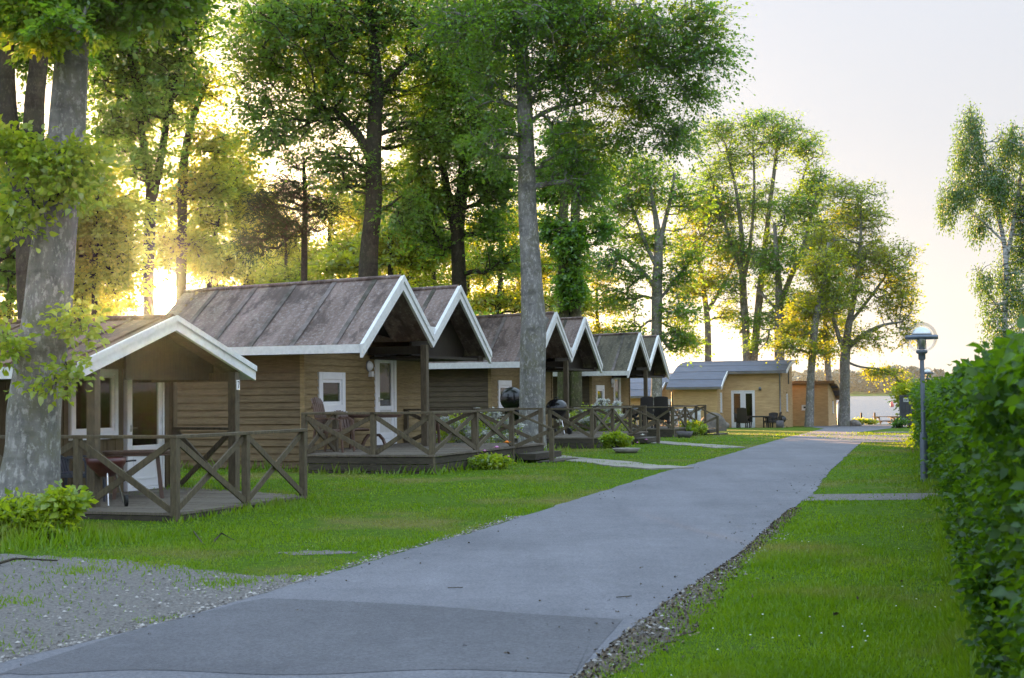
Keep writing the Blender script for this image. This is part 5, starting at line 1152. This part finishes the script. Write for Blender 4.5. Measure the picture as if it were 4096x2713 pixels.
def rock(label, loc, s, seed, name='boulder'):
    bm = bmesh.new(); bmesh.ops.create_icosphere(bm, subdivisions=3, radius=1); r = random.Random(seed); ph = [r.uniform(0, 6) for _ in range(6)]
    for v in bm.verts:
        p = v.co; f = 1+.16*math.sin(2.3*p.x+ph[0])*math.sin(1.9*p.y+ph[1])+.1*math.sin(4*p.z+ph[2]+p.x*2)+.05*math.sin(9*p.x+ph[3])*math.sin(8*p.y+ph[4]); v.co = Vector((p.x*s[0], p.y*s[1], max(p.z, -.5)*s[2]))*f
    me = bpy.data.meshes.new(name); bm.to_mesh(me); bm.free(); me.polygons.foreach_set('use_smooth', [True]*len(me.polygons)); return tag(link(name, me, M['rock'], None, loc), label, 'boulder')
q = on_ground(724, 0, 83); rock('rounded grey boulder at the left corner of the chalet terrace', (aq(1668, 990, 82).x, 82, g(82)+.1), (.42, .35, .36), 1)
rock('pale boulder beside the foot of the sunlit-trunk tree', (aq(1978, 985, 86).x, 86, g(86)+.1), (.36, .3, .3), 2)
rock('small stone left of the boulder at the chalet terrace', (aq(1648, 990, 79).x, 79, g(79)+.05), (.2, .16, .12), 3)
# white storage chest, rubble heap and planks behind farthest deck
p = aq(1598, 975, 62); r = empty('storage_chest', (p.x, 63, g(63)), -.31, 'pale blue-white storage chest behind the rail of the farthest brown cabin', 'chest')
MB().box(-.55, .45, -.4, .4, .05, .95).build('body', M['white_box'], r, bev=.02); MB().box(-.58, .48, -.43, .43, .952, 1.04).build('lid', M['white_box'], r, bev=.02)
for sx in (-.45, .35): MB().box(sx-.05, sx+.05, -.3, .3, 0, .05).build('foot', M['blackmat'], r)
MB().box(.452, .47, -.2, .2, .35, .8).build('side_panel', M['grey_sign'], r)
p = aq(1645, 985, 72); rock('heap of dark rubble under a sheet, right of the pale chest', (p.x, 72, g(72)-.02), (.85, .8, .75), 6, 'rubble_heap').data.materials[0] = M['tarp']
for k in range(4):
    p = aq(1625+k*9, 990+k*2, 66); o = MB().beam((-.7, 0, .05), (.6, .1*k, .16), .12, .03).build('plank', M['deck'], None, (p.x, 66+k*.6, g(66)+.02)); o.rotation_euler = (0, 0, -.6+.2*k)
    tag(o, ('nearest', 'second nearest', 'third nearest', 'farthest')[k]+' loose plank lying by the rubble heap', 'plank', 'loose planks by the rubble heap')
# ------------------------------------------------------------------ lamp posts
def lamp(loc, label):
    r = empty('lamp_post', loc, 0, label, 'lamp post', 'globe lamp posts along the hedge'); H = 2.19
    MB().tube([(0, 0, -.1), (0, 0, .78)], .062, 16).tube([(0, 0, .78), (0, 0, .82)], .055, 16).build('base_sleeve', M['steel'], r)
    MB().tube([(0, 0, .8), (0, 0, H-.12)], .036, 14).build('pole', M['steel'], r)
    MB().lathe([(.05, H-.16), (.06, H-.14), (.06, H-.06), (.09, H-.05), (.095, H), (.05, H+.01)], n=18).build('collar', M['steel'], r)
    gz = H+.215
    MB().lathe([(.256*math.cos(a), gz+.256*math.sin(a)) for a in [math.pi/2*(-.78+1.78*k/16) for k in range(17)]], n=28).build('globe', M['globe'], r)
    MB().lathe([(.255, gz-.03), (.27, gz-.03), (.27, gz+.035), (.255, gz+.035), (.255, gz-.03)], n=28).build('band', M['steel'], r)
    MB().lathe([(.001, gz+.175), (.06, gz+.168), (.12, gz+.135), (.165, gz+.075), (.175, gz+.03), (.16, gz+.03), (.11, gz+.12), (.001, gz+.15)], n=22).build('reflector', M['alu'], r)
    MB().lathe([(.001, gz-.2), (.055, gz-.2), (.06, gz-.02), (.05, gz+.03), (.001, gz+.03)], n=14).build('lamp_housing', M['alu'], r)
    for k in range(2):
        c, s = math.cos(k*math.pi+.3), math.sin(k*math.pi+.3); MB().tube([(c*.08, s*.08, gz-.2), (c*.075, s*.075, gz+.03)], .008, 6).build('stay', M['steel'], r)
    return r
q = G(924.5, 482); lamp((q.x, q.y, q.z), 'near grey globe lamp post in front of the far hedge')
q = aq(2146, 980, 64); lamp((q.x, 64, g(64)+.05), 'small distant globe lamp post, seen just right of the near lamp pole')
# ------------------------------------------------------------------ waste container with sign
p = aq(2082, 990, 76); r = empty('waste_container', (p.x, 76, g(76)-.05), -.30, 'dark grey panelled waste container with a small sign at the end of the hedge', 'container')
mb = MB()
for k in range(12): mb.box(.06+k*.2, .06+k*.2+.185, -.02, .02, .2, 1.62)
mb.build('front_panel', M['container'], r); mb = MB()
for k in range(6): mb.box(-.02, .02, .06+k*.2, .06+k*.2+.185, .2, 1.62)
mb.build('side_panel', M['container'], r); MB().box(.03, 2.45, .03, 1.25, .22, 1.58).build('body', M['container'], r)
for x, y in ((0, 0), (2.5, 0), (0, 1.3), (2.5, 1.3)): MB().box(x-.04, x+.06, y-.05, y+.05, 0, 1.7).build('corner_post', M['container'], r)
MB().box(.06, 2.46, -.05, .03, 1.622, 1.70).build('top_rail', M['container'], r)
s_ = MB().box(.16, .42, -.04, -.024, 1.36, 1.56).build('sign', M['grey_sign'], r)
MB().lathe([(.05, 0), (.035, .001)], n=12).build('pictogram', M['blackmat'], s_, (.25, -.045, 1.45)).rotation_euler = (R(90), 0, 0)
MB().box(.29, .36, -.046, -.041, 1.43, 1.48).build('pictogram', M['blackmat'], s_)
for x in (.35, 2.1): MB().tube([(x-.03, .1, .12), (x+.03, .1, .12)], .12, 16).build('wheel', M['blackmat'], r)
foliage_only('ground_plant', 'low dark plant at the foot of the waste container', 'plant', bushpts((aq(2078, 985, 75).x, 75, g(75)), .35, .3, .5, 30, 9), 700, .12, .1, 'leaf_deep', 91)
# ------------------------------------------------------------------ picnic tables, shore posts and plants, buoy
def picnic(loc, rz, label):
    r = empty('picnic_table', loc, rz, label, 'picnic table', 'picnic tables by the water'); mb = MB()
    for k in range(5): mb.box(-.9, .9, -.36+k*.147, -.36+k*.147+.13, .72, .76)
    mb.build('tabletop', M['picnic'], r)
    for s in (-1, 1): MB().box(-.9, .9, min(s*.62, s*.86), max(s*.62, s*.86), .43, .47).build('bench', M['picnic'], r)
    for x in (-.65, .65):
        for s in (-1, 1): MB().beam((x, s*.25, .72), (x, s*.62, 0), .05, .1).build('leg', M['picnic'], r)
        MB().box(x-.06, x-.02, -.84, .84, .36, .43).build('crossbar', M['picnic'], r); MB().box(x-.06, x-.02, -.3, .3, .64, .718).build('crossbar', M['picnic'], r)
    return r
picnic((aq(2050, 970, 100).x, 100, g(100)-.02), .15, 'left of two dark picnic tables by the water')
picnic((aq(2085, 970, 101).x, 101, g(101)-.02), .1, 'right of two dark picnic tables by the water, nearer the container')
for x, lb in ((1991, 'thin shore post right of the boulder, among reeds'), (2022, 'thin shore post just left of the picnic tables')):
    p = aq(x, 970, 97); o = MB().box(-.05, .05, -.05, .05, -.2, .85).build('shore_post', M['darkwood'], None, (p.x, 97, g(97)), bev=.01); tag(o, lb, 'post', 'posts along the shore')
for x, w, h, lb, sd_ in ((1990, .6, .36, 'tuft of shore plants around the left shore post', 1), (2012, .45, .3, 'tuft of shore plants left of the picnic tables', 2), (2092, .45, .4, 'green tuft between the picnic tables and the container', 3), (1940, .5, .4, 'tuft of shore plants left of the sunlit-trunk tree', 4)):
    foliage_only('shore_plant', lb, 'plant', bushpts((aq(x, 975, 95).x, 95, g(95)), w, .4, h, 40, 200+sd_), 420, .12, .10, 'leaf_yel' if sd_ != 4 else 'leaf', 210+sd_, group='plants along the shore')
p = aq(2062, 945, 320); o = MB().lathe([(.001, -.4), (.35, -.2), (.4, .3), (.15, 1.0), (.001, 1.1)], n=12).build('buoy', M['pinkbuoy'], None, (p.x, 320, -1.5)); tag(o, 'small pinkish-red buoy floating on the lake', 'buoy')
# ------------------------------------------------------------------ fallen twigs, leaves, daisies, pebbles, grass
def twig(label, pts, r0):
    P = [gq(x, y) for x, y in pts]; P = [(p.x, p.y, p.z+.02+(.04 if 0 < i < len(P)-1 else 0)) for i, p in enumerate(P)]; o = MB().tube(P, [r0*(1-.12*i) for i in range(len(P))], 6).build('twig', M['darkbark']); return tag(o, label, 'twig')
twig('long thin twig lying on the gravel at the left edge', [(-20, 1312), (30, 1306), (60, 1305), (95, 1308), (132, 1300)], .016)
twig('bent pale twig lying on the lawn before the low cabin deck', [(492, 1258), (512, 1244), (540, 1252)], .012)
twig('thin upright-looking twig on the lawn left of the bent one', [(448, 1232), (455, 1250), (470, 1262)], .009)
twig('short dark twig lying on the road', [(1455, 1386), (1420, 1388), (1390, 1389)][::-1], .008) if False else None
for (pts, lb) in (([(1035, 1364), (1070, 1363)], 'short dark twig on the road, left of centre'), ([(1425, 1386), (1460, 1383)], 'short dark twig on the road, near its right edge')): twig(lb, pts, .004)
def pts_in(poly, n, rs):
    poly = np.array(poly); lo, hi = poly.min(0), poly.max(0); out = np.zeros((0, 2))
    while len(out) < n:
        p = rs.uniform(lo, hi, (n, 2)); ins = np.zeros(n, bool); j = len(poly)-1
        for i in range(len(poly)):
            xi, yi = poly[i]; xj, yj = poly[j]; c = ((yi > p[:, 1]) != (yj > p[:, 1])) & (p[:, 0] < (xj-xi)*(p[:, 1]-yi)/(yj-yi+1e-12)+xi); ins ^= c; j = i
        out = np.concatenate([out, p[ins]])
    return out[:n]
gyv = np.vectorize(g)
def pebbles():
    rs = np.random.default_rng(3); n = 26000; p = rs.uniform([-7, gb[0]-.2], [gx[-1], max(gt)], (n, 2)); ok = in_gravel(p[:, 0], p[:, 1]); p = p[ok]
    # clusters on the right part
    den = .25+.75*np.clip((p[:, 0]+4.2)/1.6, 0, 1); p = p[rs.random(len(p)) < den]
    y = rs.uniform(LE[1][1], 20, 1500); e = np.interp(y, [q[1] for q in LE], [q[0] for q in LE]); p = np.concatenate([p, np.stack([e-np.abs(rs.normal(size=len(y)))*.09, y], 1)])
    y = rs.uniform(7, 18, 1100); e = np.interp(y, [q[1] for q in RE], [q[0] for q in RE]); p = np.concatenate([p, np.stack([e+np.abs(rs.normal(size=len(y)))*.14, y], 1)])
    n = len(p); s = .006+.013*rs.random(n)**2.5; z = gyv(p[:, 1])+.004; c = np.stack([p[:, 0], p[:, 1], z+s*.35], 1)
    O = np.array([(1, 0, 0), (0, 1, 0), (-1, 0, 0), (0, -1, 0), (0, 0, .7), (0, 0, -.5)]); T = [(0, 1, 4), (1, 2, 4), (2, 3, 4), (3, 0, 4)]
    a = rs.random(n)*6.28; ca, sa = np.cos(a), np.sin(a); Vx = []
    j = 1+rs.uniform(-.3, .3, (n, 6))
    P6 = np.stack([(O[:, 0][None]*ca[:, None]-O[:, 1][None]*sa[:, None])*s[:, None]*j*1.2, (O[:, 0][None]*sa[:, None]+O[:, 1][None]*ca[:, None])*s[:, None]*j, np.repeat(O[:, 2][None], n, 0)*s[:, None]*j], 2)+c[:, None, :]
    V = P6[:, np.array(T).ravel(), :].reshape(-1, 3); me = fast_mesh('pebbles', V, 3, np.repeat(rs.random(n), 4)); tag(link('pebbles', me, M['pebble']), 'loose grey pebbles strewn over the lay-by and road edges', 'pebbles', kind='stuff')
pebbles()
def blades():
    rs = np.random.default_rng(4)
    LEx = lambda y: np.interp(y, [q[1] for q in LE], [q[0] for q in LE]); REx = lambda y: np.interp(y, [q[1] for q in RE], [q[0] for q in RE])
    VRx = lambda y: np.interp(y, [q[1] for q in VR], [q[0] for q in VR], right=-99)
    # constant density on the picture: sample image rows
    n = 420000; u = rs.uniform(-60, 1080, n); Yi = 1/rs.uniform(1/62, 1/6.0, n); x = (u-512)/F*Yi; y = Yi
    ok = ~((x > LEx(y)-.03) & (x < REx(y)+.03)); dg = np.interp(x, gx, gt)-y; gp = np.exp(-np.abs(dg)/.22)*.9+.05+.5*np.clip(np.sin(x*2.3+1.5)*np.sin(y*2.9+.4)+.25*np.sin(x*7)-.55, 0, 1)*2; ok &= ~in_gravel(x, y) | (rs.random(n) < gp); ok &= ~((x > REx(y)) & (x < VRx(y)+.10*np.sin(y*9)+.08*np.sin(y*23)) & (rs.random(n) > .10+.55*np.clip((x-REx(y))/np.maximum(.05, VRx(y)-REx(y)), 0, 1)**2)); ok &= ~((x > REx(y)) & (y > pa.y-.05) & (y < pb.y+.05) & (rs.random(n) > .08))
    patchy = np.sin(x*1.3+y*.7)*np.sin(x*.6-y*.9+1)+.6*np.sin(x*3.1)*np.sin(y*2.7); keep = rs.random(n) < np.clip(.72+.5*patchy, .10, 1); ok &= keep
    x, y = x[ok], y[ok]; patchy = patchy[ok]; n = len(x)
    h = .020+.024*rs.random(n)+.012*patchy+.012*np.clip(np.sin(x*5.3+y)*np.sin(y*4.7-x), 0, 1); tall = np.zeros(n)
    # longer grass against the decks, trunks and hedge
    def near(px, py, rr, hh):
        d = np.hypot(x-px, y-py); return np.clip(1-d/rr, 0, 1)*hh
    edges = []
    for cb, P in ((cab1, [(-3.05, -3.9), (-1.2, -3.9), (.5, -3.9), (1.3, -2.2), (2.1, -.5), (2.1, 2)]), (twin, [(-3.2, .9), (-4.6, .9), (-4.6, -1.9), (-2.3, -1.9), (0, -1.95), (2, -2.0)]), (cabB, [(-4.6, .9), (-4.6, -1.9), (-2.3, -1.9), (0, -1.95)]), (cabC, [(-4.6, -1.9), (-2.3, -1.9), (0, -1.95)])):
        W_ = [tf(cb, a, b) for a, b in P]
        for a, b in zip(W_, W_[1:]): edges.append((a.x, a.y, b.x, b.y, .38, .09 if cb is cab1 else .2))
    t0 = tf(twin, -3.1, 1.5); edges.append((t0.x, t0.y, t0.x-6, t0.y+2, .5, .22))
    edges.append((HX-.05, HY, HX+HD.x*18.6, HY+HD.y*18.6, .22, .12)); edges.append((hl.x+.1-.87, hl.y-3.5, hl.x+.1-.87+.2416*26.5, hl.y-3.5+.97*26.5, .25, .14))
    for ax, ay, bx, by, rr, hh in edges:
        L2 = (bx-ax)**2+(by-ay)**2; t = np.clip(((x-ax)*(bx-ax)+(y-ay)*(by-ay))/L2, 0, 1); d = np.hypot(x-ax-t*(bx-ax), y-ay-t*(by-ay)); tall = np.maximum(tall, np.clip(1-d/rr, 0, 1)*hh)
    tall = np.maximum(tall, near(-5.6, 17.6, 1.5, .3)); tall = np.maximum(tall, near(.75, 38.6, 1.1, .24))
    h = h+tall*(.4+.9*rs.random(n))
    w = .0016+.00052*y+.003*(tall > .05); a = rs.random(n)*6.28; lean = h*(.25+.5*rs.random(n)); b = rs.random(n)*6.28; z = gyv(y)-.002
    p0 = np.stack([x-np.cos(a)*w, y-np.sin(a)*w, z], 1); p1 = np.stack([x+np.cos(a)*w, y+np.sin(a)*w, z], 1); p2 = np.stack([x+np.cos(b)*lean, y+np.sin(b)*lean, z+h], 1)
    V = np.stack([p0, p1, p2], 1).reshape(-1, 3); tag(link('grass', fast_mesh('grass', V, 3, rs.random(n)), M['blade']), 'green grass blades covering the lawns, longer along decks and hedges', 'grass', kind='stuff')
    # daisies and a few dead leaves
    k = 170; u = rs.uniform(0, 960, k*3); Yi = 1/rs.uniform(1/24, 1/6.8, k*3); xx = (u-512)/F*Yi; ok = ((xx < LEx(Yi)-.3) & ~in_gravel(xx, Yi)) | ((xx > REx(Yi)+.5)); xx, yy = xx[ok][:k], Yi[ok][:k]
    sel = (np.sin(xx*2.1+1)*np.sin(yy*1.7) > .15); xx, yy = xx[sel], yy[sel]; s = .006+.004*rs.random(len(xx)); z = gyv(yy)+.05
    V = np.stack([np.stack([xx-s, yy, z], 1), np.stack([xx, yy-s, z+.002], 1), np.stack([xx+s, yy, z], 1), np.stack([xx, yy+s, z+.004], 1)], 1).reshape(-1, 3)
    tag(link('daisies', fast_mesh('daisies', V, 4), M['whitepetal']), 'tiny white daisies scattered over the lawns', 'daisies', kind='stuff')
    k = 260; yy = rs.uniform(6.5, 30, k); s_ = rs.random(k); xx = REx(yy)*(s_ > .35)+LEx(yy)*(s_ <= .35)+np.where(s_ > .35, -1, 1)*np.abs(rs.normal(size=k))*.35; V, tn = leaves(np.stack([xx, yy, gyv(yy)+.018], 1), k, rs, .022, .01, .1); tag(link('road_litter', fast_mesh('road_litter', V, 4, tn), M['dirt']), 'tiny dead leaves and crumbs lying along the road edges', 'litter', kind='stuff')
    k = 3400; yy = rs.uniform(VR[0][1]-1.5, VR[-1][1], k); xr = REx(yy); xv = np.interp(yy, [q[1] for q in VR], [q[0] for q in VR]); tt = rs.random(k)**1.4*1.25-.03; xx = xr+(xv-xr)*tt; V, tn = leaves(np.stack([xx, yy, gyv(yy)+.012], 1), k, rs, .028, .008, .6); tag(link('leaf_litter', fast_mesh('leaf_litter', V, 4, tn), M['litter']), 'dark crumbly leaf litter along the right edge of the road', 'litter', kind='stuff')
    k = 70; u = rs.uniform(560, 960, k); Yi = 1/rs.uniform(1/16, 1/6.8, k); xx = (u-512)/F*Yi; ok = xx > REx(Yi)+.4; xx, yy = xx[ok], Yi[ok]; V, tn = leaves(np.stack([xx, yy, gyv(yy)+.045], 1), len(xx), rs, .035, .01, .3); tag(link('fallen_leaves', fast_mesh('fallen_leaves', V, 4, tn), M['dirt']), 'small brown dead leaves lying on the right lawn', 'leaves', kind='stuff')
blades()
# ------------------------------------------------------------------ haze
mb = MB().box(-1750, 1750, -250, 2150, -5, 60); hz = mb.build('haze', None); tag(hz, 'thin warm evening haze hanging over the lake and lawns', 'haze', kind='stuff')
m = bpy.data.materials.new('haze'); m.use_nodes = True; t = m.node_tree; t.nodes.clear(); o = t.nodes.new('ShaderNodeOutputMaterial'); v = t.nodes.new('ShaderNodeVolumePrincipled')
v.inputs['Color'].default_value = (.62, .82, 1.0, 1); v.inputs['Density'].default_value = .00011; v.inputs['Anisotropy'].default_value = .91; t.links.new(v.outputs[0], o.inputs['Volume'])
hz.data.materials.append(m)
